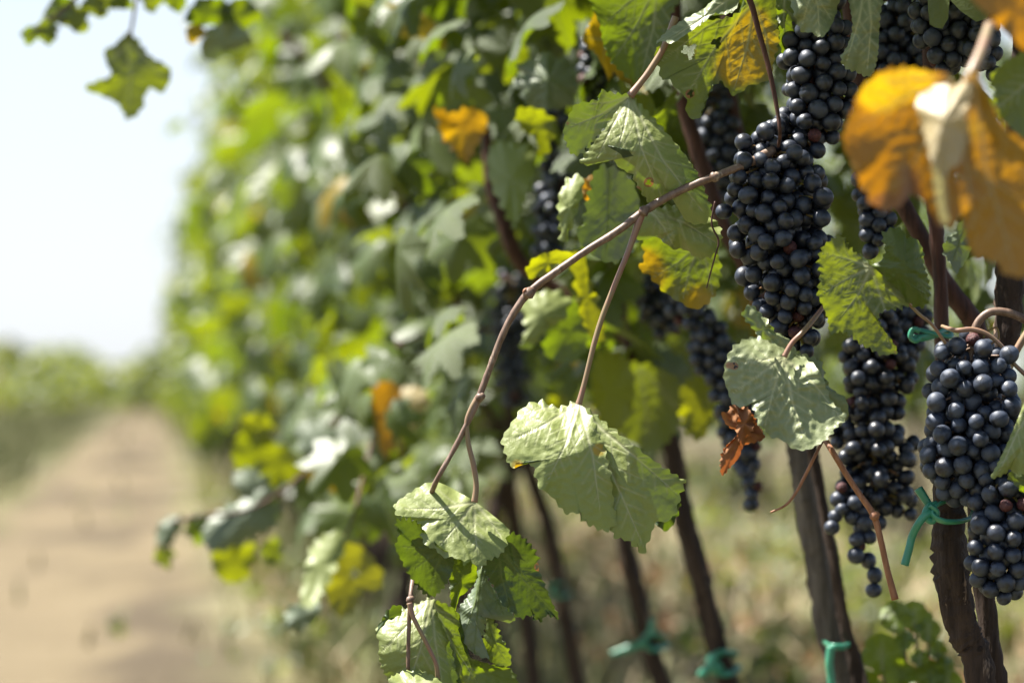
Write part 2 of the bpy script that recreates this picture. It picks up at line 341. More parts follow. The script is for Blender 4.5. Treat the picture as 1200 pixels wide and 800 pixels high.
for i, (path, dd, wp) in enumerate(spec):
    base = at(path[-1][0], path[-1][1], dd); g = base.copy(); g[2] = -.03; g[0] += .02
    vine = empty('grapevine', (g[0], g[1], 0)); u = float(np.array((g[0], g[1], 0))@RD)
    tag(vine, VL[i], 'grapevine', 'grapevines of the near row'); off = -np.array(vine.location)
    P = [at(x, y, dd) for x, y in path]; rr = [x*dd/FPX/2 for x in wp]
    mid = (P[-1]+g)/2+np.array((.012, 0, 0))
    V, F, A = bark_tube(P+[mid, g], rr+[rr[-1]*1.1, rr[-1]*1.25])
    link('trunk', npmesh('trunk', V+off, F, A), M['bark'], vine)
    keep, rest = [], []
    for _ in range(520 if i else 300):
        p, Rm, s, rn = rand_leaf(u, HC-(.12 if i > 2 else .06), HC+(1.08 if i < 3 else 1.3), W0+(.03 if i < 2 else 0), .30)
        x, y, d = project(p)
        if d < 2.36: 
            if y > -60: continue
        elif x > 800 and 60 < y and d < 3 and R.random() < .55: continue
        elif x > 560 and y > 430: continue
        elif x <= 560 and y > 430 and R.random() < .25: continue
        if any(a-22 < x < c+22 and b-22 < y < e_+22 and d < f_ for a, b, c, e_, f_ in BEHIND): continue
        (keep if (-40 < x < 1240 and -30 < y < 830 and len(keep) < 96) else rest).append((p, Rm, s, rn))
    for p, Rm, s, rn in keep:
        o = bpy.data.objects.new('leaf', MID[int(rn*1e4) % 6]); C.objects.link(o); o.parent = vine
        o.matrix_parent_inverse = Matrix.Identity(4)
        mt = Matrix(np.r_[np.c_[Rm*s, (p+off)[:, None]], [[0, 0, 0, 1]]].tolist()); o.matrix_local = mt; nleafobj += 1
    if i < 4:      # the part of the canopy above the frame that shades the fruit
        for _ in range(120 if i == 0 else 110):
            p = row(R.uniform(1.75, 2.75) if i == 0 else u+R.uniform(-.3, .3), W0+R.uniform(-.12, .36), HC+R.uniform(.31, .95)); x, y, d = project(p)
            if y > -40: continue
            rest.append((p, frame(np.array((0, 0, -.5))+R.normal(0, .4, 3), np.array((-.3, -.2, .8))+R.normal(0, .3, 3)), R.uniform(.06, .09), R.random()))
    if i > 2:       # shoots hanging low on the track side
        for _ in range(55):
            p = row(u+R.uniform(-.3, .3), W0-R.uniform(.12, .40), HC+R.uniform(-.24, .04)); x, y, d = project(p)
            if x > 470 or (235 < x < 345 and 570 < y < 690) or (345 < x < 460 and y > 610): continue
            rest.append((p, frame(np.array((0, 0, -.7))-WD*.3+R.normal(0, .4, 3), np.array((-.5, -.3, .6))+R.normal(0, .35, 3)), R.uniform(.038, .062), R.random()))
    if rest:
        V, F, A = leafmass(rest, MIDA); o = link('foliage', npmesh('foliage', V+off, F, A), M['leaf'], vine)
    VINES.append((vine, u))
v0, v1, v2 = VINES[0][0], VINES[1][0], VINES[2][0]
def vpart(vine, name, pts, dd, wpx, m, **k):
    V, F, A = ptube(pts, dd, wpx, **k); return link(name, npmesh(name, V-np.array(vine.location), F, A), M[m], vine)
# second stem and old arms of the nearest vine
vpart(v0, 'stem', [(1178, 850), (1162, 760), (1152, 680), (1146, 600), (1150, 520), (1166, 450), (1180, 390), (1184, 320), (1188, 240), (1196, 120), (1200, 20)], 2.16, (24, 24, 24, 24, 26, 28, 32, 34, 32, 28, 24), 'bark', seg=14, sm=10, rough=.07)
vpart(v0, 'arm', [(1108, 460), (1104, 400), (1102, 330), (1096, 260), (1092, 190), (1088, 60), (1085, -60)], 2.24, (16, 18, 17, 18, 16, 15, 14), 'redcane', seg=10, rough=.06)
vpart(v0, 'arm', [(1150, 400), (1140, 375), (1110, 335), (1075, 270), (1045, 215), (1020, 160), (1000, 60), (990, -40)], 2.28, (24, 24, 22, 20, 20, 18, 16, 14), 'redcane', seg=10, rough=.06)
vpart(v1, 'arm', [(925, 460), (880, 330), (850, 270), (825, 200), (806, 140), (795, 90), (790, -30)], 2.55, (20, 18, 18, 19, 18, 16, 14), 'redcane', seg=10, rough=.06)
vpart(v1, 'arm', [(930, 470), (905, 360), (885, 240), (866, 160), (856, 100), (850, -30)], 2.62, (16, 15, 15, 15, 14, 12), 'redcane', seg=10, rough=.06)
vpart(v2, 'arm', [(770, 460), (740, 400), (700, 380), (640, 330), (608, 305), (590, 260), (575, 215), (570, 150)], 2.95, (18, 16, 15, 17, 19, 18, 15, 12), 'redcane', seg=10, rough=.06)
vpart(v2, 'cane', [(770, 455), (740, 420), (728, 350), (722, 290), (716, 210)], 2.9, (12, 11, 10, 9, 8), 'redcane')
vpart(VINES[3][0], 'cane', [(705, 470), (640, 400), (560, 385), (500, 388), (445, 420), (418, 455), (395, 495), (385, 520)], 3.4, (7, 6, 6, 6, 7, 7, 6, 5), 'redcane')
vpart(VINES[4][0], 'cane', [(585, 450), (520, 330), (470, 230), (440, 120), (400, 40)], 3.9, (12, 11, 10, 9, 8), 'redcane')
vpart(VINES[5][0], 'cane', [(585, 500), (470, 350), (420, 200), (380, 100), (330, 40)], 4.25, (11, 10, 9, 8, 8), 'redcane')

# prototypes for the vines further on
def vine_proto(w0c, seed, n=520, temps=LOW):
    st = empty('grapevine', (0, 0, 0)); it = []
    for _ in range(n):
        side = -1 if R.random() < .55 else 1; z = R.uniform(.55, 1.98); uu = R.uniform(-.42, .42)
        if clump(uu+seed, z, side) < -.6 and R.random() < .85: continue
        ww = side*abs(R.normal(.17, .1))*(1.15-.1*max(0, (z-1.3)/.5)); outw = WD*side
        tip = np.array((0, 0, -.75))+outw*.45+R.normal(0, .42, 3); nrm = np.array((0, 0, .55))+outw*.55+R.normal(0, .38, 3)
        it.append((row(uu, ww, z), frame(tip, nrm), R.uniform(.040, .072), R.random()))
    V, F, A = leafmass(it, temps); link('foliage', npmesh('foliage', V, F, A), M['leaf'], st)
    x = R.normal(0, .03, 4)
    V, F, A = tube([(x[0], 0, -.03), (x[1], 0, .3), (x[2], .01, .6), (x[3], 0, .9), (0, 0, 1.3)], (.024, .02, .018, .012, .006), 8, rough=.08)
    link('trunk', npmesh('trunk', V, F, A), M['bark'], st); return st
def copy_tree(o, parent=None):
    c = o.copy(); C.objects.link(c); c.parent = parent
    for ch in list(o.children):
        k = ch.copy(); C.objects.link(k); k.parent = c; k.matrix_parent_inverse = ch.matrix_parent_inverse
    return c
protos = [vine_proto(0, s, temps=MIDA if s < 3 else LOW) for s in range(6)]; used = set()
def put_vine(k, u, w_, label, group, rz=0):
    o = protos[k] if k not in used else copy_tree(protos[k]); used.add(k)
    o.location = Vector(row(u, w_, 0)); o.rotation_euler = (0, 0, rz); tag(o, label, 'grapevine', group); o.scale = (1, 1, R.uniform(.93, 1.05)); return o
u = 5.3; q = 0
while u < 30:
    put_vine(int(R.integers(0, 3)) if u < 11 else int(R.integers(3, 6)), u, W0+R.normal(0, .03), 'blurred leafy grapevine further down the near row towards the sky', 'grapevines further down the near row', R.choice([0, math.pi]) if u > 11 else 0)
    u += .62 if u < 12 else .75
u = 6.0
while u < 26:
    put_vine(int(R.integers(3, 6)), u, 2.75+R.normal(0, .04), 'blurred grapevine of the next row seen in gaps behind the trunks and grapes', 'grapevines of the next row behind', R.choice([0, math.pi])); u += .95
for k_ in range(6):
    if k_ not in used:
        for ch in list(protos[k_].children): bpy.data.objects.remove(ch)
        bpy.data.objects.remove(protos[k_])
# far ends of the rows: one mass each
def far_row(w_, u0, u1, name, label, dens=26, hz=(.3, 1.75)):
    it = []
    for _ in range(int((u1-u0)*dens)):
        z = R.uniform(*hz); side = R.choice([-1, 1]); tip = np.array((0, 0, -.7))+R.normal(0, .5, 3); nrm = np.array((0, 0, .6))+WD*side*.5+R.normal(0, .45, 3)
        it.append((row(R.uniform(u0, u1), w_+side*abs(R.normal(.18, .1)), z), frame(tip, nrm), R.uniform(.16, .26), R.random()))
    V, F, A = leafmass(it, LOW); o = link(name, npmesh(name, V, F, A), M['far']); tag(o, label, 'vineyard', None, 'stuff')
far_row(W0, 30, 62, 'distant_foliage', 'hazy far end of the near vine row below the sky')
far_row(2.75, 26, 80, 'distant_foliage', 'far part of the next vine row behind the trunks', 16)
def far_belt():
    it = []
    for _ in range(5200):
        u_ = R.uniform(62, 84); ww = R.uniform(-26, 16); h = 1.42+.22*math.sin(ww*1.5)+.16*math.sin(ww*3.1+1)
        tip = np.array((0, 0, -.5))+R.normal(0, .6, 3)
        it.append((row(u_, ww, R.uniform(0, 1)**.8*max(h, .9)), frame(tip, R.normal(0, .5, 3)+np.array((-.3, -.3, .6))), R.uniform(.2, .36), R.random()))
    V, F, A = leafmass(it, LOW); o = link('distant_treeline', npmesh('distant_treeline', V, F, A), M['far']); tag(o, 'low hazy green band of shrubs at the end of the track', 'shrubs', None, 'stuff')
far_belt()

# ------------------------------------------------------------------ grass and straw on the ground
def blades(n, ur, wf, h, wdt, name, m, label, lie=0., near=1.0):
    uu = ur[0]+(ur[1]-ur[0])*R.random(n)**1.6; ww = wf(n)
    P = uu[:, None]*RD+ww[:, None]*WD; P[:, 2] = -.015
    a = R.uniform(0, 6.28, n); H = h*R.uniform(.4, 1.3, n)*(1+uu/40); Wd = wdt*(1+uu/12)
    s = np.stack([np.cos(a), np.sin(a), 0*a], 1); t_ = np.stack([np.cos(a+1.57), np.sin(a+1.57), 0*a], 1)
    ln = R.normal(.35, .3, n)+lie; top = P+t_*(H*np.sin(ln))[:, None]+np.array((0, 0, 1))*(np.abs(H*np.cos(ln))+.012)[:, None]
    V = np.stack([P-s*Wd[:, None], P+s*Wd[:, None], top+s*(Wd*.3)[:, None], top-s*(Wd*.3)[:, None]], 1).reshape(-1, 3)
    F = np.arange(4*n).reshape(-1, 4)
    o = link(name, npmesh(name, V, [F], None, False), m); tag(o, label, 'grass', None, 'stuff')
blades(30000, (5, 60), lambda n: np.where(R.random(n) < .4, R.normal(.66, .16, n), -.85-np.abs(R.normal(0, .8, n))), .09, .004, 'grass', M['grass'], 'yellowish green grass along both edges of the dirt track')
blades(9000, (5, 40), lambda n: R.uniform(1.0, 4.6, n), .06, .007, 'grass', M['grass'], 'short dull grass between the trunks and the next row')
blades(60, (5, 50), lambda n: -.4+.25*np.round(R.normal(0, 1.2, n))*.9+R.normal(0, .05, n), .05, .006, 'grass', M['grass'], 'sparse low weeds growing in lines on the dirt track')
blades(6000, (4, 30), lambda n: R.uniform(.35, 4.2, n), .20, .004, 'straw', M['straw'], 'pale dry straw lying on the soil behind the trunks', 1.25)

def litter():
    it = []
    for _ in range(1500):
        it.append((row(4+14*R.random()**1.5, R.uniform(.3, 3.2), .0), frame(R.normal(0, 1, 3)*(1, 1, .15), R.normal(0, .35, 3)+np.array((0, 0, 1))), R.uniform(.035, .06), R.random()))
    V, F, A = leafmass(it, LOW); o = link('fallen_leaves', npmesh('fallen_leaves', V, F, A), M['dry']); tag(o, 'brown fallen leaves scattered under the vine trunks', 'leaf litter', None, 'stuff')
    it = []
    for _ in range(2600):
        k = R.integers(0, 60); g = np.random.default_rng(int(k)+5); cu, cw = 5+16*g.random()**1.3, g.uniform(.35, 4.)
        it.append((row(cu+R.normal(0, .14), cw+R.normal(0, .14), R.uniform(.0, .13)), frame(R.normal(0, 1, 3), R.normal(0, .5, 3)+np.array((-.3, 0, 1))), R.uniform(.02, .045), R.random()))
    V, F, A = leafmass(it, LOW); o = link('weeds', npmesh('weeds', V, F, A), M['far']); tag(o, 'small clumps of low green weeds behind the vine trunks', 'weeds', None, 'stuff')
litter()
# ------------------------------------------------------------------ traced leaves
def saw(x): x = x % 1.; return np.where(x < .68, x/.68, (1-x)/.32)
def pcurve(pts, step):
    P = np.array([tuple(p)+((0,)*(3-len(p))) for p in pts], float) if not all(len(p) == 4 for p in pts) else np.array(pts)
    Q = catmull(P, 10, True); d = np.r_[0, np.cumsum(np.hypot(*np.diff(np.r_[Q, Q[:1]], axis=0)[:, :2].T))]
    n = max(24, int(d[-1]/step)); s = np.linspace(0, d[-1], n, endpoint=False); Q2 = np.r_[Q, Q[:1]]
    return np.stack([np.interp(s, d, Q2[:, k]) for k in range(Q2.shape[1])], 1), s
def segd(p, a, b):
    a, b = np.array(a, float), np.array(b, float); ab = b-a; t_ = np.clip(((p-a)@ab)/(ab@ab+1e-9), 0, 1)
    return np.hypot(*(p-a-t_[:, None]*ab).T), t_
def panel(pts, d, c=None, j=None, veins=(), side='under', dome=0., teeth=4., per=11., p=1.3, wav=.25, step=2.4, holes=(), brown=0., yellow=0., browns=(), yellows=(), relief=.0008, smooth=()):
    """pts: (x, y, depth offset in cm) outline in photo pixels round the star centre c; j = vein origin"""
    O, s = pcurve(pts, step); xy = O[:, :2]; off = O[:, 2]/100
    c = np.array(c if c else xy.mean(0), float); j = np.array(j if j else c, float)
    T = np.roll(xy, -1, 0)-np.roll(xy, 1, 0); T /= np.linalg.norm(T, axis=1)[:, None]+1e-9; Nn = np.stack([T[:, 1], -T[:, 0]], 1)
    area = .5*np.sum(xy[:, 0]*np.roll(xy[:, 1], -1)-xy[:, 1]*np.roll(xy[:, 0], -1))
    if area < 0: Nn = -Nn
    am = teeth*1.15*(.75+.35*np.sin(s*.05+d*9)+.2*np.sin(s*.17)); tf = np.ones(len(s))
    for (sx, sy, sr) in smooth: tf *= np.clip((np.hypot(xy[:, 0]-sx, xy[:, 1]-sy)-sr)/6, 0, 1)
    xy = xy+Nn*((saw(s/per+.35*np.sin(s*.045))-.45)*am*tf)[:, None]; tooth = xy-O[:, :2]; xy = O[:, :2]
    n = len(xy); mr = np.hypot(*(xy-c).T).max(); nr = max(8, int(mr/step)); rho = np.arange(1, nr+1)/nr
    Q = np.r_[c[None], (c+(xy-c)[None]*rho[:, None, None]+tooth[None]*(rho**9)[:, None, None]).reshape(-1, 2)]; rr = np.r_[0, np.repeat(rho, n)]
    ph = np.arctan2(Q[:, 1]-c[1], Q[:, 0]-c[0]); oo = np.r_[off.mean(), np.tile(off, nr)]
    D = d+oo*rr**p+dome/100*(rr**2-.5)
    D = D+wav/100*rr**2*np.sin(ph*4+d*31+1.5*np.sin(Q[:, 0]*.045))+wav/330*rr**4*np.sin(ph*11+mr+2*np.sin(ph*3))
    vein = np.zeros(len(Q)); q_ = np.full(len(Q), 99.)
    for v in veins:
        v = np.array(v, float); L = np.linalg.norm(v-j); dr = (v-j)/L; nn = np.array((-dr[1], dr[0]))
        bend = nn*(L*.05*math.sin(v[0])); mid = (j+v)/2+bend
        for a_, b_, t0 in ((j, mid, 0), (mid, v, .5)):
            ds, tt = segd(Q, a_, b_); wv = 2.3*(1.15-(t0+tt/2)); vein = np.maximum(vein, np.exp(-(ds/wv)**2)); q_ = np.minimum(q_, ds)
        for tt in (.18, .36, .52, .66, .8):
            for sg in (-1, 1):
                t2 = tt+(.06 if sg > 0 else 0); b0 = j+(v-j)*t2+bend*2*min(t2, 1-t2)*2*.5; b1 = b0+(dr*.72+nn*sg*.69)*L*.42*(1.05-t2)
                ds, t3 = segd(Q, b0, b1); vein = np.maximum(vein, .62*np.exp(-(ds/1.25)**2)*(1-.4*t3)); q_ = np.minimum(q_, ds)
    D = D-(relief*(1 if side == 'top' else -1)*(1-np.exp(-(q_/7)**2)))*np.clip(1.2-rr, 0, 1)*(1 if len(veins) else 0)
    wb = np.zeros(len(Q))
    for kx, ky, kp in ((.31, .12, 1), (-.17, .29, 2), (.08, -.36, 4), (.42, .27, 5), (-.38, .19, 7), (.12, .55, 8)): wb += np.sin(Q[:, 0]*kx+Q[:, 1]*ky+kp+1.7*np.sin(Q[:, 0]*ky*.6-Q[:, 1]*kx*.7+kp))
    D = D+relief*.10*wb
    f = np.array((0, math.cos(PITCH), math.sin(PITCH))); up = np.array((0, -math.sin(PITCH), math.cos(PITCH)))
    V = np.array((0, 0, HC))+D[:, None]*(f+((Q[:, 0]-600)/FPX)[:, None]*np.array((1, 0, 0))-((Q[:, 1]-400)/FPX)[:, None]*up)
    k = np.arange(n); F3 = np.stack([np.zeros(n, int), 1+k, 1+(k+1) % n], -1)
    F4 = np.concatenate([np.stack([1+a*n+k, 1+(a+1)*n+k, 1+(a+1)*n+(k+1) % n, 1+a*n+(k+1) % n], -1) for a in range(nr-1)])
    br = np.full(len(Q), brown); ye = np.full(len(Q), yellow)
    for bx, by, brd, amt in browns: br += amt*np.exp(-((Q[:, 0]-bx)**2+(Q[:, 1]-by)**2)/brd**2)
    for bx, by, brd, amt in yellows: ye += amt*np.exp(-((Q[:, 0]-bx)**2+(Q[:, 1]-by)**2)/brd**2)
    for hx, hy, hr in holes:
        def hole(F):
            m_ = Q[F].mean(1); a_ = np.arctan2(m_[:, 1]-hy, m_[:, 0]-hx)
            return np.hypot(m_[:, 0]-hx, m_[:, 1]-hy) > hr*(1+.3*np.sin(3*a_+hx)+.2*np.sin(5*a_))
        F4 = F4[hole(F4)]; F3 = F3[hole(F3)]; rh = np.hypot(Q[:, 0]-hx, Q[:, 1]-hy); br += .55*np.exp(-((rh-hr)/3)**2)
    # photo orientation: clockwise on screen faces the camera when area>0
    if (area > 0) == (side == 'top'): pass
    front_to_cam = area > 0
    F3o, F4o = F3, F4
    e0, e1, e2 = V[F4[:, 0]], V[F4[:, 1]], V[F4[:, 2]]; tocam = (np.cross(e1-e0, e2-e0)*(np.array((0, 0, HC))-e0)).sum() > 0
    if tocam != (side == 'top'): F3o, F4o = F3[:, ::-1], F4[:, ::-1]
    return V, [F4o, F3o], {'vein': vein, 'edge': rr, 'brown': br, 'yellow': ye, 'rnd': np.full(len(Q), (mr*.137) % 1.)}
def hero(label, panels, m='hero', pet=None, group=None, mats=None, petd=None):
    """one leaf: panels become the blade; an optional petiole"""
    A = joinparts(panels); ctr = A[0].mean(0)
    if pet is None:
        o = link('vine_leaf', npmesh('vine_leaf', A[0]-ctr, A[1], A[2]), M[m], None, ctr); return tag(o, label, 'leaf', group)
    r = empty('vine_leaf', ctr); tag(r, label, 'leaf', group)
    link('blade', npmesh('blade', A[0]-ctr, A[1], A[2]), M[m], r)
    V, F, _ = ptube(pet[0], pet[1], pet[2], sm=8); link('petiole', npmesh('petiole', V-ctr, F), M['petiole'], r)
    return r
FD = 2.10
# --- large drooping leaf in the middle, seen from below
J = (678, 473)
hero('large drooping ribbed leaf at the end of the long side stalk', [
 panel([(676, 471, 2.4), (655, 477, 2.6), (640, 472, 2.7), (628, 470, 2.6), (612, 478, 2.4), (606, 486, 2.0), (598, 498, 1.5), (588, 514, 1.0), (592, 530, .2), (598, 546, -.4), (612, 541, -.5), (624, 545, -.5), (628, 560, -.5), (633, 572, -.5), (645, 580, -.5), (655, 592, -.4), (664, 602, -.4), (676, 600, -.4), (686, 612, -.3), (698, 618, -.3), (709, 622, -.3), (722, 612, -.2), (719, 590, -.1), (716, 560, 0), (708, 525, .1), (697, 495, 1.2), (684, 478, 2.1)],
   FD, c=(664, 535), j=J, veins=[(703, 598), (640, 566), (590, 520), (612, 484)], dome=.3, holes=[], yellows=[(606, 545, 9, .9), (702, 527, 9, 1.0)], teeth=5, per=13),
 panel([(684, 478, 1.9), (700, 488, 1.4), (715, 500, .8), (735, 515, 0), (760, 535, .2), (785, 552, .5), (803, 564, .6), (800, 572, .5), (795, 590, .4), (790, 605, .3), (778, 611, .2), (768, 612, .1), (764, 625, 0), (757, 640, 0), (756, 650, 0), (744, 640, 0), (733, 632, 0), (722, 630, 0), (714, 618, 0), (708, 590, .6), (702, 550, .5), (694, 510, .6)],
   FD+.006, c=(735, 570), j=(690, 490), veins=[(754, 640), (795, 580)], dome=.3, teeth=4.5, per=14, browns=[(803, 566, 5, .3)]),
 panel([(770, 600, 0), (790, 585, 0), (797, 592, 0), (790, 612, .2), (780, 622, .3), (768, 612, .2)], FD+.02, side='top', teeth=3)],
 pet=([(752, 250), (738, 290), (722, 330), (707, 368), (697, 400), (688, 436), (682, 460), (678, 474)], FD, (10, 7, 6.5, 6.5, 6.5, 6, 6.5, 8)))
# --- folded leaf lower left: bright top fold, two hanging sides
J = (556, 588)
hero('pale sunlit leaf folded like a roof over its dark hanging sides, below the cane tip', [
 panel([(505, 564, 1.6), (520, 567, 1.6), (537, 576, 1.3), (556, 587, 1.0), (576, 602, .8), (597, 622, .6), (593, 640, -.6), (583, 652, -1.2), (572, 656, -1.5), (562, 666, -1.8), (551, 656, -1.7), (540, 656, -1.8), (530, 652, -1.8), (520, 653, -1.7), (510, 643, -1.5), (498, 638, -1.3), (493, 624, -.9), (489, 611, -.4), (478, 608, -.4), (466, 604, -.4), (462, 592, .2), (470, 584, .8), (488, 572, 1.3)],
   FD, c=(528, 608), j=J, veins=[(560, 650), (515, 640), (470, 596), (590, 634)], dome=.5, teeth=4, per=10, smooth=[(550, 583, 42)]),
 panel([(463, 612, -.8), (476, 607, -.8), (490, 612, -.6), (500, 625, -.5), (515, 640, -.5), (531, 652, -.5), (530, 668, .2), (522, 685, .8), (513, 695, 1.9), (504, 699, 2.1), (492, 690, 1.8), (480, 674, 1.2), (470, 655, .3), (463, 640, .0), (468, 626, -.5)],
   FD-.003, c=(498, 650), side='top', j=(522, 640), veins=[(504, 694), (470, 640), (484, 668)], dome=-.5, teeth=5, per=8, smooth=[(515, 630, 18)], yellow=.1),
 panel([(597, 624, -.4), (610, 628, -.4), (622, 638, -.3), (630, 652, 0), (632, 668, .3), (638, 684, .6), (646, 704, 1.), (655, 724, 1.4), (641, 720, 1.2), (633, 728, 1.2), (622, 720, 1.0), (610, 724, .9), (598, 716, .7), (588, 706, .5), (579, 688, .3), (571, 674, 0), (565, 660, -.3), (580, 648, -.5), (592, 636, -.5)],
   FD+.004, c=(605, 672), j=(585, 640), veins=[(648, 715), (628, 690), (598, 712)], side='top', dome=-.6, teeth=5, per=9, holes=[(630, 664, 3)], smooth=[(580, 648, 12)])],
 m='hero', pet=([(562, 464), (553, 478), (547, 495), (549, 520), (555, 545), (558, 568), (556, 588)], FD, (9, 7, 6, 6, 6.5, 6.5, 8)))
hero('small dark leaf lobe hanging between the yellow green and the pale lobes', [
 panel([(528, 650, 0), (545, 652, 0), (558, 664, .2), (558, 680, .3), (548, 692, .4), (538, 700, .4), (534, 715, .5), (531, 722, .5), (528, 700, .3), (527, 670, 0)], FD+.02, side='top', teeth=2)], m='leaf')
hero('smooth pale grey green leaf hanging straight down behind the folded leaf', [
 panel([(563, 660, .5), (572, 678, .2), (585, 698, 0), (603, 722, .3), (598, 729, .4), (584, 724, .3), (572, 708, 0), (570, 722, -.3), (568, 738, -.5), (564, 752, -.8), (573, 770, -1), (560, 768, -1), (547, 757, -.9), (538, 738, -.6), (536, 716, -.3), (547, 700, 0), (557, 684, .3)],
   FD+.03, c=(555, 720), j=(563, 665), veins=[(556, 765), (545, 740), (590, 720)], side='top', dome=.8, teeth=3.5, per=8)], m='glauc')
hero('small dark green leaf lobe with toothed edge at the right of the lowest leaves', [
 panel([(570, 718, 0), (580, 728, 0), (587, 745, .2), (597, 764, .4), (598, 779, .5), (584, 780, .4), (570, 770, .3), (562, 757, .2), (568, 740, 0)], FD+.035, j=(570, 718), veins=[(592, 775)], side='top', teeth=4, per=8)], m='leaf')
J = (505, 702)
hero('leaf at the bottom with sunlit left half and strong ribs radiating from its stalk', [
 panel([(506, 701, .8), (492, 706, .4), (478, 712, .2), (464, 712, .3), (452, 722, 0), (441, 738, -.3), (444, 752, -.5), (444, 768, -.7), (449, 785, -.9), (458, 800, -.9), (480, 830, -.8), (545, 840, .6), (540, 800, .6), (532, 770, .6), (525, 745, .6), (516, 720, .6)],
   FD+.012, c=(490, 765), j=J, veins=[(518, 800), (475, 812), (446, 765), (455, 725)], dome=1.6, teeth=4.5, per=9, smooth=[(540, 790, 40)]),
 panel([(450, 720, 0), (456, 713, 0), (466, 708, 0), (472, 714, .1), (466, 722, .2), (455, 726, .2), (446, 736, .2), (440, 742, .2)], FD+.0, side='top', teeth=3)], m='hero')
hero('glowing yellow green leaf half curling away at the very bottom edge', [
 panel([(508, 704, 0), (524, 708, 0), (538, 720, .1), (538, 740, .2), (546, 764, .3), (556, 772, .3), (575, 778, .2), (598, 783, 0), (607, 800, -.2), (602, 820, -.3), (560, 830, 0), (538, 815, .3), (534, 782, .5), (526, 750, .5), (514, 722, .4)],
   FD+.022, c=(556, 790), j=J, veins=[(560, 800), (535, 760)], side='under', dome=-1.2, teeth=2.5, yellow=.3, browns=[(545, 758, 9, .35)])], m='leaf')
hero('pale curled leaf edge poking up at the bottom of the frame', [
 panel([(455, 800, 0), (464, 790, .6), (482, 784, .9), (500, 788, .8), (518, 798, .6), (528, 815, 0), (520, 850, -.8), (460, 850, -.8)], FD-.015, c=(490, 815), j=(470, 790), veins=[(520, 840), (490, 845)], dome=.6, teeth=3, per=7)], m='hero')
# --- leaf above the cane
J = (738, 113)
hero('half folded leaf above the cane, left side yellow green and right side dull green', [
 panel([(738, 112, 0), (722, 110, -.2), (704, 106, -.3), (702, 116, -.3), (690, 119, -.3), (674, 123, -.3), (665, 140, -.1), (660, 156, .2), (664, 168, .4), (669, 180, .6), (682, 180, .6), (700, 160, .4), (714, 142, .2), (726, 126, 0)],
   FD-.012, c=(695, 145), j=J, veins=[(665, 150), (690, 175), (690, 122)], dome=-.5, teeth=4, per=10, browns=[(666, 145, 5, .5), (700, 106, 5, .3)], yellow=.14),
 panel([(739, 113, .6), (748, 120, .5), (760, 132, .3), (776, 150, .2), (792, 168, .2), (806, 186, .3), (820, 208, .5), (829, 232, .8), (834, 248, 1.), (826, 262, 1.2), (812, 262, 1.2), (803, 258, 1.1), (795, 240, .8), (788, 232, .6), (776, 240, .5), (762, 238, .4), (752, 226, .2), (745, 214, 0), (740, 204, -.2), (728, 198, -.4), (719, 188, -.5), (716, 174, -.6), (709, 170, -.6), (704, 184, -.4), (694, 193, -.2), (680, 190, .0), (692, 172, -.3), (708, 152, -.4), (720, 132, -.1), (730, 118, .4)],
   FD, c=(756, 180), j=J, veins=[(775, 232), (720, 188), (825, 250), (700, 185)], dome=1.2, teeth=3.5, per=12, browns=[(762, 212, 7, .55), (748, 222, 8, .4), (770, 180, 3, .3)], holes=[(760, 214, 3)])],
 pet=([(792, 20), (778, 55), (762, 82), (750, 98), (738, 113)], FD+.01, (9, 8, 8, 8, 10)))
hero('bleached, brown mottled ragged leaf hanging just under the cane', [
 panel([(738, 258, 0), (760, 248, 0), (790, 240, 0), (815, 250, 0), (838, 258, .2), (845, 272, .3), (843, 292, .4), (828, 302, .4), (814, 300, .3), (802, 292, .2), (790, 292, .1), (778, 284, 0), (766, 276, 0), (752, 282, 0), (740, 272, 0)],
   FD+.03, c=(795, 268), j=(760, 245), veins=[(840, 285), (790, 290)], dome=.8, teeth=4, wav=.5, browns=[(830, 280, 16, .35), (775, 256, 12, .4), (750, 272, 9, .2)], yellow=.28)], m='hero')
hero('yellow green leaf with orange yellow margin behind the bleached leaf', [
 panel([(752, 284, 0), (764, 276, 0), (800, 280, 0), (835, 292, 0), (845, 315, .2), (838, 345, .4), (818, 362, .5), (798, 355, .5), (776, 340, .4), (760, 322, .2), (749, 316, 0), (755, 300, 0)],
   2.24, c=(798, 318), j=(820, 285), veins=[(765, 325), (800, 352), (835, 345)], dome=-.6, teeth=4, per=14, yellows=[(755, 315, 20, .9), (820, 358, 20, .6)], yellow=.3)], m='leaf')
# --- yellow leaf at the top with holes
hero('large lime and golden yellow leaf with ragged holes and a browning lobe at the top', [
 panel([(768, 58, .0), (772, 78, .2), (775, 94, .3), (781, 92, .3), (792, 103, .4), (804, 115, .5), (804, 130, .6), (810, 139, .7), (820, 138, .7), (826, 122, .5), (832, 108, .4), (841, 96, .3), (848, 98, .3), (858, 111, .4), (866, 110, .4), (878, 100, .3), (891, 98, .3), (903, 90, .2), (907, 70, .1), (913, 47, 0), (910, 20, -.2), (905, -15, -.4), (878, -15, -.4), (872, 8, -.3), (860, 18, -.2), (846, 22, -.2), (820, 26, -.2), (796, 36, -.2), (778, 50, 0)],
   FD+.01, c=(850, 58), j=(884, 2), veins=[(800, 120), (775, 72), (860, 105), (903, 84), (812, 30)], dome=-.5, teeth=3.5, per=13, holes=[(808, 60, 7.5), (840, 50, 5.5), (809, 110, 3.5)],
   yellows=[(880, 60, 34, .85), (885, 25, 16, .5), (860, 85, 20, .4)], browns=[(880, 88, 17, .32), (850, 75, 15, .34), (783, 99, 6, .5), (876, 35, 4, .3)], yellow=.16)], m='leaf')
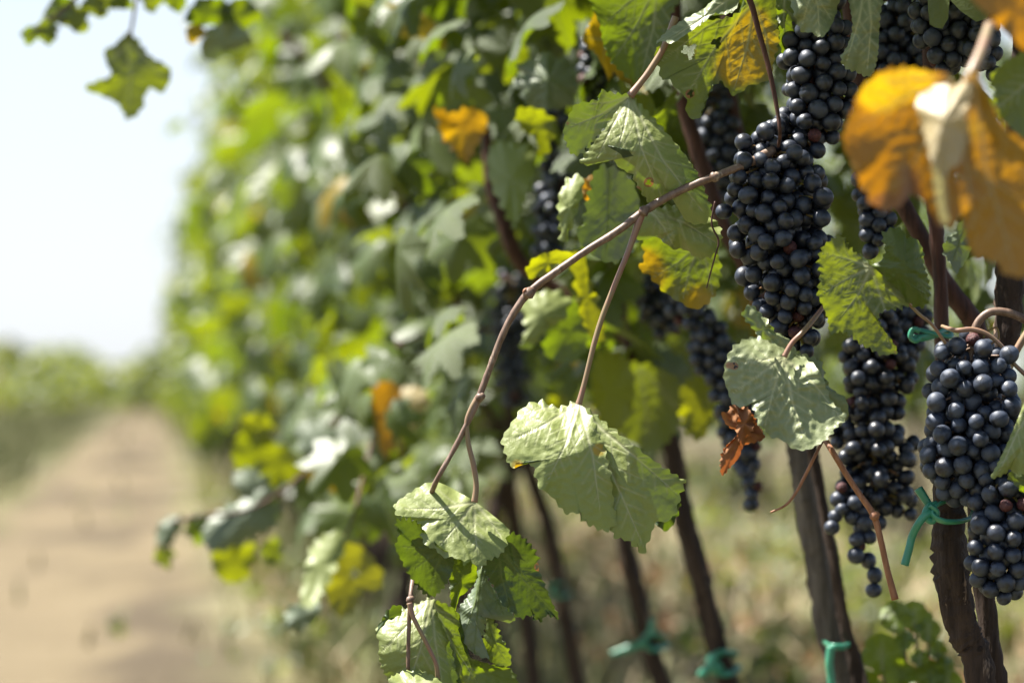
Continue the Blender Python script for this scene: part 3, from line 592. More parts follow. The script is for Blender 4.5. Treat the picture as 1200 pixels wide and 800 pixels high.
hero('narrow pale upturned leaf strip lying over the top of the yellow leaf', [
 panel([(768, 52, 0), (780, 38, .3), (800, 24, .5), (825, 10, .5), (845, -8, .6), (866, -10, .5), (863, 10, 0), (850, 17, -.3), (838, 16, -.4), (825, 26, -.5), (805, 40, -.6), (787, 51, -.6), (776, 48, -.4)], FD-.008, c=(825, 20), j=(866, -10), veins=[(785, 46)], teeth=2, per=9)], m='glauc')
hero('plain green leaf edge between the yellow leaf and the top grapes', [
 panel([(906, -15, 0), (934, -15, 0), (937, 20, 0), (934, 42, .2), (927, 56, .3), (919, 64, .4), (914, 52, .3), (913, 30, 0)], FD+.03, c=(924, 15), j=(920, -20), veins=[(920, 60)], teeth=2)], m='leaf')
hero('blistered pale green leaf tip with brown spots over the top grapes', [
 panel([(928, -15, 0), (982, -15, 0), (981, 10, 0), (976, 26, -.2), (968, 40, -.4), (960, 44, -.5), (950, 38, -.4), (940, 38, -.4), (934, 26, -.2), (929, 12, 0)], FD-.055, c=(955, 8), j=(950, -25), veins=[(960, 42), (940, 30), (975, 25)], dome=.6, teeth=2.5, wav=.5, relief=.0018, browns=[(968, 22, 9, .3), (955, 2, 8, .3), (962, 40, 5, .25)])], m='glauc')
hero('long wrinkled pale green leaf tip hanging right of the blistered one', [
 panel([(996, -15, 0), (1034, -15, 0), (1032, 15, 0), (1030, 40, -.1), (1029, 62, -.3), (1024, 84, -.5), (1015, 90, -.6), (1003, 84, -.5), (992, 81, -.5), (985, 68, -.3), (993, 54, 0), (999, 30, 0)], FD-.055, c=(1012, 40), j=(1015, -30), veins=[(1016, 85), (992, 72)], dome=.8, teeth=3, per=8, wav=.4, relief=.0015)], m='glauc')
hero('big dark green leaf at the top edge in shade, left of the yellow leaf', [
 panel([(694, -15, 0), (790, -15, .3), (786, 20, .4), (776, 48, .5), (768, 70, .5), (752, 90, .4), (742, 96, .4), (728, 84, .3), (716, 72, .2), (707, 52, 0), (703, 30, 0)], 2.30, c=(742, 35), j=(770, -20), veins=[(720, 70), (752, 85), (706, 30)], side='under', dome=-1.2, teeth=4, per=12)], m='leaf')
# --- right of the main bunch
J = (1021, 313)
hero('fresh green two lobed leaf with light veins right of the main grape bunch', [
 panel([(986, 276, .4), (974, 281, .2), (963, 291, 0), (959, 306, 0), (961, 326, 0), (958, 344, 0), (964, 358, .1), (970, 374, .2), (973, 391, .3), (985, 388, .4), (998, 394, .5), (1010, 404, .7), (1021, 409, .8), (1033, 416, .9), (1042, 415, 1.), (1052, 413, 1.), (1044, 398, .8), (1034, 384, .6), (1029, 372, .5), (1036, 364, .4), (1050, 362, .4), (1066, 356, .4), (1054, 342, .4), (1038, 326, .5), (1022, 312, .6), (1008, 301, .6), (994, 288, .5)],
   FD-.07, c=(1000, 340), j=J, veins=[(985, 372), (1042, 408), (962, 296), (962, 345)], side='under', dome=-.7, teeth=4.5, per=8.5, smooth=[(1040, 330, 26)], browns=[(1049, 412, 4, .4)]),
 panel([(1021, 312, .5), (1033, 305, .2), (1037, 290, 0), (1034, 275, .1), (1046, 267, 0), (1057, 268, 0), (1062, 278, 0), (1074, 280, 0), (1082, 294, 0), (1083, 312, .1), (1088, 328, .2), (1089, 348, .3), (1082, 360, .3), (1068, 357, .3), (1052, 343, .3), (1036, 327, .4)],
   FD-.075, c=(1062, 315), j=J, veins=[(1085, 345), (1055, 272), (1082, 300)], side='top', dome=1.0, teeth=4, per=9, relief=.0014, smooth=[(1030, 318, 14)])], m='leaf',
 pet=([(1108, 402, .02), (1092, 380, .01), (1075, 366), (1050, 340), (1021, 313)], FD-.055, (4, 4, 4, 4, 5)))
J = (918, 418)
hero('crinkled pale green leaf with a dry spotted rim hanging below the main grape bunch', [
 panel([(905, 392, 1.6), (890, 393, 1.5), (872, 398, 1.3), (858, 408, 1.1), (851, 422, .9), (848, 442, .5), (853, 458, 0), (858, 472, -.4), (870, 477, -.8), (880, 474, -.6), (886, 490, -.9), (894, 504, -1.1), (905, 512, -1.2), (918, 516, -1.2), (928, 525, -1.3), (945, 527, -1.5), (958, 521, -1.5), (970, 513, -1.4), (982, 498, -1.3), (992, 488, -1.2), (975, 470, -.6), (966, 448, 0), (955, 428, .6), (932, 412, 1.2), (918, 400, 1.5)],
   FD-.04, c=(918, 455), j=J, veins=[(945, 522), (895, 505), (858, 460), (852, 425), (985, 490)], dome=.4, teeth=3.5, per=11, wav=.4, relief=.002, holes=[(862, 429, 2.5)], browns=[(855, 428, 7, .5), (925, 505, 7, .4), (922, 512, 5, .3)], side='under'),
 panel([(872, 362, 0), (880, 357, 0), (890, 366, .2), (900, 376, .4), (908, 388, .5), (925, 398, .5), (932, 412, .5), (912, 405, .4), (890, 394, .2), (880, 382, 0), (870, 370, 0)], FD-.038, c=(895, 386), teeth=3, side='under', wav=.4, relief=.002),
 panel([(930, 412, 0), (948, 417, 0), (962, 424, .1), (966, 440, .1), (975, 456, .2), (990, 466, .3), (994, 478, .3), (993, 489, .3), (982, 493, .3), (966, 478, .2), (950, 450, .1), (936, 428, 0)], FD-.02, c=(963, 452), teeth=4, side='top', dome=.4)],
 m='crinkled', pet=([(966, 358, .03), (952, 376, .01), (940, 390), (928, 402), (919, 418)], FD-.04, (5, 6, 6, 6, 7)))
dl = hero('crumpled orange brown dead leaf hanging beside the crinkled pale leaf', [
 panel([(856, 474, 0), (868, 477, .4), (880, 482, 0), (888, 496, .4), (896, 512, 0), (886, 518, .5), (872, 522, 0), (866, 536, .5), (855, 548, 0), (846, 557, .3), (844, 540, 0), (850, 524, .5), (860, 514, 0), (864, 506, .5), (852, 498, 0), (845, 484, .4), (854, 482, 0)], FD-.03, c=(870, 504), teeth=3, per=7, wav=1.3, relief=.003, dome=.5),
 panel([(862, 474, 0), (876, 478, .5), (884, 494, 0), (878, 510, .5), (868, 520, 0), (862, 500, .6), (866, 488, 0)], FD-.045, c=(872, 496), teeth=3, per=6, wav=1.2, relief=.003)], m='dry')
hero('bright cream leaf cut off by the right edge of the frame beside the grapes', [
 panel([(1225, 440, .8), (1205, 462, .6), (1192, 492, .3), (1180, 520, 0), (1168, 545, -.3), (1161, 560, -.5), (1176, 556, -.5), (1184, 550, -.4), (1195, 556, -.4), (1225, 545, 0)], FD-.09, c=(1202, 515), j=(1225, 460), veins=[(1170, 555), (1205, 550)], dome=.8, teeth=2.5, per=9, smooth=[(1200, 480, 30)])], m='hero')
hero('dark green leaf scrap just under the cream leaf at the right edge', [
 panel([(1180, 556, 0), (1195, 550, 0), (1225, 545, 0), (1225, 590, .5), (1200, 578, .4), (1188, 566, .2)], FD-.07, side='under', teeth=3)], m='leaf')
# --- out of focus autumn leaf nearest the camera
hero('big blurred golden orange leaf nearest the camera at the upper right', [
 panel([(988, 168, .5), (992, 148, .3), (1000, 126, 0), (1010, 104, -.2), (1034, 84, -.2), (1060, 79, 0), (1088, 84, 0), (1112, 88, 0), (1122, 110, 0), (1124, 150, 0), (1120, 190, 0), (1126, 225, 0), (1126, 252, .3), (1112, 268, .5), (1096, 258, .5), (1084, 238, .4), (1068, 228, .3), (1056, 240, .6), (1038, 247, .8), (1022, 238, .7), (1008, 216, .6), (1000, 196, .5)],
   1.60, c=(1060, 160), j=(1138, 84), veins=[(1000, 150), (1040, 235), (1030, 95), (1100, 255)], side='under', dome=-.6, teeth=4, per=16, yellows=[(1030, 110, 30, .9), (1080, 95, 30, .7)], browns=[(1065, 205, 42, .5), (1035, 240, 14, .3)], wav=.4),
 panel([(1140, 82, .3), (1158, 112, 0), (1178, 148, 0), (1205, 168, 0), (1235, 190, 0), (1240, 310, .4), (1205, 324, .6), (1180, 322, .6), (1165, 306, .5), (1142, 300, .5), (1132, 275, .3), (1124, 225, 0), (1122, 160, 0), (1128, 110, .2)],
   1.585, c=(1175, 220), j=(1138, 84), veins=[(1190, 320), (1145, 290), (1230, 220)], side='under', dome=-.8, teeth=4, per=16, yellows=[(1140, 150, 30, .5)], browns=[(1185, 235, 55, .40), (1190, 312, 25, -.3)])], m='orange',
 pet=([(1160, 30, .03), (1150, 60, .01), (1140, 84), (1132, 100)], 1.59, (13, 14, 16, 14)))
hero('cream dried fold running down the middle of the golden orange leaf', [
 panel([(1074, 116, 1.8), (1098, 100, 1.8), (1122, 100, 1.4), (1138, 84, 1.4), (1140, 100, .8), (1132, 130, .2), (1131, 166, -.1), (1124, 192, -.2), (1112, 200, -.2), (1106, 230, 0), (1112, 258, .2), (1104, 262, .2), (1096, 230, 0), (1092, 196, 0), (1086, 168, .5), (1078, 140, 1.2)], 1.57, c=(1106, 140), teeth=2.5, per=12, wav=.25, dome=.3)], m='pale')
hero('blurred orange leaf in the top right corner', [
 panel([(1135, -15, 0), (1225, -15, 0), (1225, 60, .4), (1200, 58, .4), (1180, 40, .3), (1160, 20, .2)], 1.55, side='under', teeth=3)], m='orange')
hero('blurred bright green leaf at the right edge below the corner', [
 panel([(1160, 92, 0), (1172, 78, 0), (1190, 66, 0), (1230, 58, 0), (1230, 175, .5), (1208, 168, .5), (1192, 156, .4), (1176, 142, .3), (1156, 124, .2), (1166, 110, .1)], 1.80, c=(1195, 110), j=(1230, 80), veins=[(1165, 130), (1205, 160)], side='under', dome=-.4, teeth=4)], m='leaf')
hero('small grey green leaf between the orange leaf and the upright brown arm', [
 panel([(1104, 292, 0), (1116, 272, 0), (1132, 255, 0), (1140, 270, .1), (1138, 292, .2), (1130, 308, .2), (1120, 320, .2), (1112, 306, .1)], 2.16, side='top', teeth=3, j=(1135, 258), veins=[(1115, 308)])], m='glauc')
# --- leaves just behind the focus, left and centre
H = lambda label, m, d, side, pts, dome=.8, **k: hero(label, [panel(pts, d, side=side, dome=dome, step=3, **{'teeth': 6, 'per': 15, **k})], m=m)
H('shaded blue green leaf with light spots behind the cane, under the half folded leaf', 'glauc', 2.28, 'top', [(700, 196, 0), (722, 198, 0), (740, 212, .2), (750, 240, .4), (748, 275, .6), (738, 298, .7), (718, 308, .8), (700, 302, .8), (686, 290, .6), (676, 276, .5), (684, 256, .3), (690, 225, .1)], dome=-.8, veins=[(710, 300)], j=(715, 200), c=(715, 255))
H('narrow cream leaf hanging left of the shaded blue green leaf', 'hero', 2.30, 'under', [(660, 216, .4), (672, 206, .4), (683, 208, .3), (682, 228, 0), (676, 248, -.3), (668, 270, -.6), (660, 286, -.8), (655, 262, -.4), (654, 236, 0)], dome=.6)
H('small orange leaf scrap beside the narrow cream leaf', 'orange', 2.33, 'under', [(680, 218, 0), (690, 206, 0), (702, 214, 0), (700, 228, .3), (688, 236, .4)], dome=0)
H('lobed grey green leaf facing the camera, left of the dark hanging grapes', 'glauc', 2.62, 'top', [(640, 60, .6), (656, 70, .5), (662, 66, .6), (674, 84, .4), (675, 104, 0), (668, 124, -.3), (650, 128, -.4), (634, 128, -.4), (616, 122, -.2), (610, 108, 0), (600, 96, .2), (612, 88, .4), (606, 76, .6), (622, 70, .7), (630, 72, .7)], teeth=4, j=(642, 92), veins=[(640, 125), (612, 112), (670, 112), (642, 64)], c=(640, 96))
H('golden yellow leaf with a red brown middle among the blurred foliage', 'orange', 2.85, 'under', [(508, 124, 0), (522, 126, 0), (540, 118, 0), (560, 128, 0), (572, 142, .2), (566, 158, .4), (556, 176, .6), (546, 191, .8), (534, 178, .6), (520, 164, .4), (514, 146, .2)], dome=-.8, yellow=.5, browns=[(530, 162, 14, .3)])
H('round green leaf directly above the golden yellow leaf', 'leaf', 2.80, 'under', [(508, 100, 0), (524, 92, 0), (545, 90, 0), (564, 102, .2), (578, 116, .4), (566, 128, .5), (546, 126, .5), (530, 132, .6), (512, 124, .4)], dome=-.8)
H('long pale drooping leaf with a pinkish tip above the red brown blurred cane', 'hero', 2.72, 'under', [(572, 178, 1.6), (586, 166, 2), (606, 170, 2), (624, 176, 1.6), (626, 200, .6), (618, 228, -.8), (610, 252, -1.8), (602, 266, -2.2), (590, 246, -1.6), (580, 226, -.6), (572, 204, .6)], browns=[(602, 258, 8, .25)], dome=.4)
H('small bright lime leaf beside the long pale drooping leaf', 'yellow', 2.6, 'under', [(604, 130, 0), (620, 126, 0), (640, 132, 0), (650, 148, .2), (642, 178, .6), (632, 182, .6), (628, 162, .3), (612, 152, .2)], dome=-.5)
H('small jagged lime leaf sitting just above the middle of the long cane', 'yellow', 2.34, 'under', [(616, 322, 0), (622, 306, 0), (640, 296, 0), (662, 294, 0), (672, 300, .1), (655, 310, .2), (640, 322, .3), (626, 326, .3)], dome=-.3, teeth=4)
H('pale leaf with a dark green lower half right of the cane node', 'hero', 2.62, 'under', [(610, 352, .6), (628, 344, .6), (650, 340, .5), (668, 350, .3), (662, 372, 0), (640, 388, -.4), (622, 408, -.8), (610, 405, -.8), (616, 384, -.4)], dome=.8)
H('dark green half shaded leaf tucked against the pale leaf right of the cane node', 'leaf', 2.64, 'under', [(660, 356, 0), (680, 350, 0), (692, 372, .2), (690, 400, .4), (676, 422, .6), (656, 424, .6), (640, 416, .5), (638, 396, .3)], dome=-.6)
H('long lime green leaf hanging between the cane and its long side stalk', 'yellow', 2.5, 'under', [(668, 298, 0), (684, 300, 0), (690, 325, .2), (700, 350, .4), (708, 390, .6), (700, 402, .6), (686, 384, .5), (676, 352, .3), (672, 322, .1)], dome=-.4)
H('broad mid green leaf behind the right side of the large drooping leaf', 'leaf', 2.85, 'under', [(712, 430, 0), (738, 424, 0), (770, 430, 0), (796, 446, .2), (802, 475, .4), (790, 508, .6), (768, 528, .8), (744, 520, .8), (722, 505, .7), (706, 480, .4)], dome=-1, veins=[(760, 520), (720, 490), (795, 480)], j=(750, 430))
H('lime green leaf above the large drooping leaf, beside its long stalk', 'yellow', 2.8, 'under', [(696, 420, 0), (716, 410, 0), (736, 424, 0), (744, 450, .2), (738, 486, .5), (722, 508, .7), (706, 498, .6), (694, 465, .3)], dome=-.5)
H('blurred grey green leaf left of the hanging dusty grape bunch, above a trunk', 'glauc', 2.9, 'top', [(752, 415, 0), (775, 408, 0), (800, 420, 0), (812, 445, .2), (806, 470, .4), (788, 482, .6), (768, 470, .5), (756, 445, .2)], dome=.6)
H('lobed lime leaf below the dusty hanging bunch, right of the drooping leaf', 'yellow', 2.82, 'under', [(800, 450, 0), (822, 440, 0), (838, 460, 0), (836, 490, .3), (822, 515, .6), (806, 508, .5), (796, 480, .3)], dome=-.4)
H('small lime leaf left of the orange streak at mid height', 'yellow', 3.1, 'under', [(640, 470, 0), (658, 462, 0), (672, 480, 0), (665, 505, .3), (648, 508, .4), (636, 490, .2)], dome=-.4)
H('orange and yellow streaked leaf hanging vertically in the blurred foliage', 'orange', 3.2, 'under', [(440, 452, 0), (455, 446, 0), (470, 458, 0), (470, 485, .3), (464, 512, .6), (454, 536, .9), (444, 524, .8), (440, 495, .5), (436, 470, .2)], dome=-.3, yellow=.3)
H('bleached cream leaf right of the orange and yellow streaked leaf', 'pale', 3.25, 'under', [(468, 458, .5), (486, 452, .5), (502, 462, .4), (500, 480, 0), (490, 500, -.5), (478, 496, -.4), (470, 478, 0)], dome=.8)
H('bright green leaf low on the left fringe of the foliage', 'yellow', 3.4, 'under', [(302, 528, 0), (325, 520, 0), (346, 532, 0), (352, 552, .3), (336, 566, .6), (322, 572, .8), (308, 558, .6), (300, 544, .3)], dome=-.3, yellow=.15)  # backlit glow put into the colour of this and the next two leaves
H('bright green leaf above and left of the low bright green one', 'yellow', 3.45, 'under', [(276, 512, 0), (296, 502, 0), (316, 512, 0), (318, 534, .3), (300, 548, .6), (280, 550, .7), (272, 532, .4)], dome=-.3, yellow=.15)
H('small bright green leaf over two others on the left fringe', 'yellow', 3.45, 'under', [(282, 490, 0), (300, 484, 0), (318, 492, 0), (322, 506, .3), (302, 512, .5), (284, 506, .3)], dome=-.3, yellow=.2)
H('wide grey green leaf drooping over a dark one at the lower left fringe', 'glauc', 3.2, 'top', [(346, 500, .6), (370, 492, .6), (395, 508, .4), (412, 530, 0), (424, 546, -.3), (408, 560, -.6), (384, 562, -.7), (366, 548, -.5), (352, 526, 0)], dome=.8)
H('dark green leaf under the wide grey green one', 'leaf', 3.25, 'under', [(356, 540, 0), (380, 550, 0), (410, 556, 0), (402, 572, .4), (380, 576, .6), (362, 562, .4)], dome=-.3)
H('pale grey green leaf on the outward hanging sprig over the track', 'glauc', 3.3, 'top', [(236, 628, 0), (250, 604, .4), (272, 590, .6), (292, 584, .6), (312, 570, .6), (328, 588, .3), (326, 612, 0), (300, 630, -.3), (275, 640, -.6), (250, 646, -.8)], dome=.8)
H('pointed grey green leaf at the upper end of the hanging sprig', 'glauc', 3.4, 'top', [(272, 560, .4), (290, 548, .4), (308, 552, .3), (320, 572, 0), (308, 592, -.4), (288, 588, -.4)], dome=.6)
H('glowing green leaf tip under the hanging sprig', 'yellow', 3.32, 'under', [(250, 646, 0), (275, 636, 0), (296, 638, 0), (298, 660, .4), (285, 680, .7), (266, 682, .8), (250, 668, .5)], dome=-.3, yellow=.12)
H('dark curled leaf at the left of the hanging sprig', 'leaf', 3.35, 'top', [(222, 606, 0), (238, 600, 0), (248, 616, 0), (242, 634, .4), (228, 636, .5), (218, 622, .3)], dome=.4)
H('small green leaf at the right end of the hanging sprig', 'leaf', 3.35, 'under', [(308, 640, 0), (322, 628, 0), (332, 644, .2), (322, 662, .5), (310, 656, .4)], dome=-.3)
H('tiny pale leaf farthest out over the track', 'glauc', 3.5, 'top', [(184, 618, .3), (198, 606, .3), (214, 606, .2), (208, 626, -.2), (196, 640, -.4), (184, 634, -.2)], dome=.4)
H('tiny green leaf tip under the farthest pale leaf', 'leaf', 3.5, 'under', [(180, 646, 0), (194, 638, 0), (204, 646, 0), (198, 664, .4), (184, 660, .4)], dome=-.2)
H('long cream leaf hanging at the lower left of the foliage', 'hero', 3.0, 'under', [(366, 640, 1.2), (382, 626, 1.6), (400, 622, 1.4), (404, 642, .6), (392, 668, -.5), (378, 696, -1.8), (362, 712, -2.3), (352, 704, -2.0), (356, 672, -.4)], dome=.3)
H('dark green lobed leaf with a pale hole right of the long cream leaf', 'leaf', 3.02, 'under', [(386, 660, 0), (408, 636, 0), (430, 646, 0), (448, 672, .3), (444, 690, .4), (428, 694, .6), (408, 722, .9), (390, 716, .8), (382, 690, .5)], dome=-.6, holes=[(416, 672, 5)])
H('pale leaf tip at the foot of the long cream leaf', 'glauc', 3.05, 'top', [(336, 716, .3), (352, 704, .3), (374, 706, .2), (372, 724, -.2), (352, 738, -.4), (336, 734, -.2)], dome=.4)
H('dark lobed leaf hanging alone against the sky', 'leaf', 3.0, 'under', [(98, 104, .2), (116, 94, .1), (130, 88, 0), (122, 62, 0), (138, 50, 0), (150, 38, 0), (164, 50, .1), (176, 66, .2), (200, 82, .4), (192, 108, .5), (174, 104, .5), (166, 128, .8), (150, 140, 1), (138, 122, .7), (118, 112, .5)], dome=-.2, teeth=3, c=(150, 90), j=(150, 50), veins=[(150, 132), (108, 104), (192, 90)])
for k_, (a_, b_, s_, lb) in enumerate([(246, 14, 22, 'yellow green leaf at the top where the row meets the sky'), (262, 48, 24, 'pale leaf on the sky side edge of the row near the top'), (228, 40, 10, 'small dark leaf tip poking into the sky from the row'), (178, 0, 12, 'small leaf at the top edge right of the lone sky leaf'), (205, -2, 14, 'leaf tip at the top edge between the sky sprig and the row'), (112, 8, 13, 'green leaf in the middle of the upper left sky sprig'), (142, 2, 12, 'dark leaf just above the lone sky leaf'), (62, 20, 12, 'mid green leaf on the lower side of the upper left sprig'), (278, 20, 20, 'green leaf behind the yellow green one at the top of the row'), (35, 42, 9, 'tiny leaf tip farthest left against the sky'), (55, 38, 12, 'small dark leaf on the sprig at the top left'), (88, 22, 16, 'yellow green leaf on the sprig at the top left'), (75, 8, 15, 'pale leaf at the top of the upper left sprig'), (128, 0, 16, 'leaf tip cut by the top edge beside the upper left sprig')]):
    pts = [(a_+s_*1.2*math.cos(t_)*(1+.25*math.sin(3*t_+k_)), b_+s_*math.sin(t_)*(1+.3*math.cos(2*t_+k_)), .5*math.sin(t_)) for t_ in np.arange(9)/9*6.283]
    H(lb, 'glauc' if k_ in (1, 7) else 'leaf', 3.0, 'under' if k_ % 2 else 'top', pts, dome=.2, teeth=2, yellow=.1 if k_ == 2 else 0)

# ------------------------------------------------------------------ shoots
def thing_from(name, label, cat, parts, group=None):
    A0 = parts[0][1][0].mean(0); e = empty(name, A0); tag(e, label, cat, group)
    for nm, g, m in parts: link(nm, npmesh(nm, g[0]-A0, g[1], g[2]), M[m], e)
    return e
def node(x, y, d, s):
    V, F, A = tube([at(x-s*.6, y+s*.5, d), at(x-s*.1, y+s*.1, d-.001), at(x+s*.7, y-s*.5, d)], [s*.55*d/FPX, s*.95*d/FPX, s*.5*d/FPX], 9, rough=.08); return V, F, A
thing_from('vine_shoot', 'long bare brown cane arching down leftwards from the main grape bunch', 'cane', [
 ('stem', ptube([(906, 176, .02), (880, 190, .01), (840, 206), (800, 222), (760, 244), (725, 270), (690, 292), (655, 316), (622, 341), (605, 362), (590, 390), (575, 428), (562, 464), (548, 495), (530, 530), (512, 562), (502, 590, .02), (494, 630, .03), (486, 665, .02), (481, 700), (479, 740), (478, 785)], FD, (12, 10, 9, 9, 9.5, 9, 8.5, 8.5, 9, 8.5, 8, 7.5, 8, 6.5, 6, 6, 6, 5.5, 5.5, 5.5, 5, 4.5), seg=10, rough=.05), 'cane'),
 ('node', node(620, 343, FD-.001, 8), 'cane'), ('node', node(755, 247, FD-.001, 7), 'cane'), ('node', node(563, 465, FD-.001, 6), 'cane'), ('node', node(838, 207, FD-.001, 7), 'cane'), ('node', node(481, 702, FD-.001, 5), 'cane'),
 ('bud', tube([at(622, 342, FD-.002), at(616, 340, FD-.004), at(613, 343, FD-.005)], [.0016, .0018, .0006], 7), 'drycane'),
 ('side_shoot', ptube([(480, 706, -.003), (484, 722, -.004), (494, 742, -.004), (504, 762, -.003), (511, 778, -.002), (513, 795)], FD, (8, 6, 5.5, 5, 5, 6)), 'petiole')])
thing_from('vine_shoot', 'thin dark upright stem crossing in front of the yellow leaf', 'cane', [
 ('stem', ptube([(868, -20), (880, 4), (890, 40), (902, 84), (911, 130), (914, 156), (912, 172, .02)], FD-.02, (8, 7.5, 6.5, 6, 5, 4.5, 4)), 'redcane')])
thing_from('dry_cane', 'broken reddish dry cane hanging down to a blunt end beside the green tie', 'cane', [
 ('stem', ptube([(964, 510, .02), (975, 528), (992, 556), (1008, 580), (1024, 604), (1032, 632), (1040, 668), (1049, 702)], FD-.03, (7, 7, 7, 7, 8, 7.5, 7.5, 9), seg=9), 'drycane'),
 ('node', node(1025, 604, FD-.031, 6), 'drycane')])
thing_from('dry_tendril', 'short curved straw coloured tendril below the crinkled pale leaf', 'tendril', [
 ('stem', ptube([(966, 512, .02), (956, 532), (944, 556), (932, 578), (920, 592), (903, 600)], FD-.03, (4, 4, 4, 3.5, 3, 2.2)), 'drycane')])
thing_from('dry_tendril', 'thin twisted brown tendril dangling left of the main grapes', 'tendril', [
 ('stem', ptube([(838, 236), (834, 262), (842, 282), (838, 300), (832, 322), (828, 338)], FD-.01, (2.2, 2.2, 2.2, 2, 1.8, 1.2)), 'redcane')])
thing_from('dry_tendril', 'coiled yellowish tendril over the stalk of the right hand grapes', 'tendril', [
 ('stem', ptube([(1152, 396), (1158, 388), (1168, 384), (1170, 396), (1160, 404), (1154, 412), (1166, 414)], FD-.02, (2.5, 2.5, 2.5, 2.5, 2.5, 2.5, 2)), 'stem')])
thing_from('vine_shoot', 'pale pinkish thin cane crossing the right edge above the lower grapes', 'cane', [
 ('stem', ptube([(1104, 382, .02), (1120, 387), (1140, 386), (1158, 392), (1176, 408), (1190, 428), (1215, 450)], FD-.03, (4, 6, 6, 5, 5, 5, 6)), 'petiole')])
thing_from('vine_shoot', 'straw coloured stalk slanting up at the right edge beside the grapes', 'cane', [
 ('stem', ptube([(1172, 452), (1182, 430), (1196, 402), (1220, 366)], FD+.03, (9, 9, 9, 10)), 'petiole')])
thing_from('vine_shoot', 'blurred stem of the sprig hanging against the sky at the upper left', 'cane', [
 ('stem', ptube([(260, -30, .3), (200, -25, .1), (150, -20), (100, -10), (75, 10), (50, 30), (34, 44)], 3.0, (8, 6, 5, 5, 5, 4, 3)), 'cane'),
 ('side_shoot', ptube([(160, -18), (158, 10), (152, 45)], 3.0, (5, 4, 4)), 'cane')])
thing_from('vine_shoot', 'blurred stem carrying the leafy sprig out over the track', 'cane', [
 ('stem', ptube([(420, 470, .4), (390, 520, .2), (350, 560), (315, 585), (280, 600), (240, 604), (200, 612)], 3.3, (5, 5, 5, 4, 4, 4, 3)), 'redcane')])
thing_from('vine_shoot', 'blurred thin stem above the long cream leaf at the lower left', 'cane', [
 ('stem', ptube([(440, 500, .3), (425, 560, .1), (412, 610), (400, 640), (388, 670)], 3.05, (4, 4, 3, 3, 3)), 'redcane')])

# ------------------------------------------------------------------ grape bunches
def berry_mesh(seed):
    rg = np.random.default_rng(seed); nu, nv = 20, 13; V = [(0, 0, 1)]
    for i in range(1, nv):
        t_ = math.pi*i/nv
        for k in range(nu): a = 2*math.pi*k/nu; V.append((math.sin(t_)*math.cos(a), math.sin(t_)*math.sin(a), math.cos(t_)))
    V.append((0, 0, -1)); V = np.array(V); V[:, 2] *= 1.03+rg.normal(0, .02); V *= (1+.018*np.sin(V[:, :1]*3+seed)*np.cos(V[:, 1:2]*2))
    k = np.arange(nu); F3 = [np.stack([0*k, 1+k, 1+(k+1) % nu], -1)]; F4 = []
    for i in range(nv-2): a = 1+i*nu; F4.append(np.stack([a+k, a+nu+k, a+nu+(k+1) % nu, a+(k+1) % nu], -1))
    a = 1+(nv-2)*nu; F3.append(np.stack([a+(k+1) % nu, a+k, 0*k+len(V)-1], -1))
    # stalk end dimple and a tiny dark scar at the tip
    return V, [np.concatenate(F4), np.concatenate(F3)], {}
BA = [berry_mesh(s) for s in range(4)]; RB = .0067
BM = [npmesh('grape', V*RB, F) for V, F, A in BA]
for b in BM: b.materials.append(M['grape'])
M['raisin'] = simple('shrivelled_grape', (.035, .008, .010), (.10, .030, .028), 500, None, .55, .9, .0015, .4)
RV, RF, _ = berry_mesh(9); RV = RV*(1-.16*np.abs(np.sin(RV[:, :1]*5+RV[:, 2:]*7)*np.cos(RV[:, 1:2]*6)))
RM = npmesh('grape', RV*RB, RF); RM.materials.append(M['raisin'])
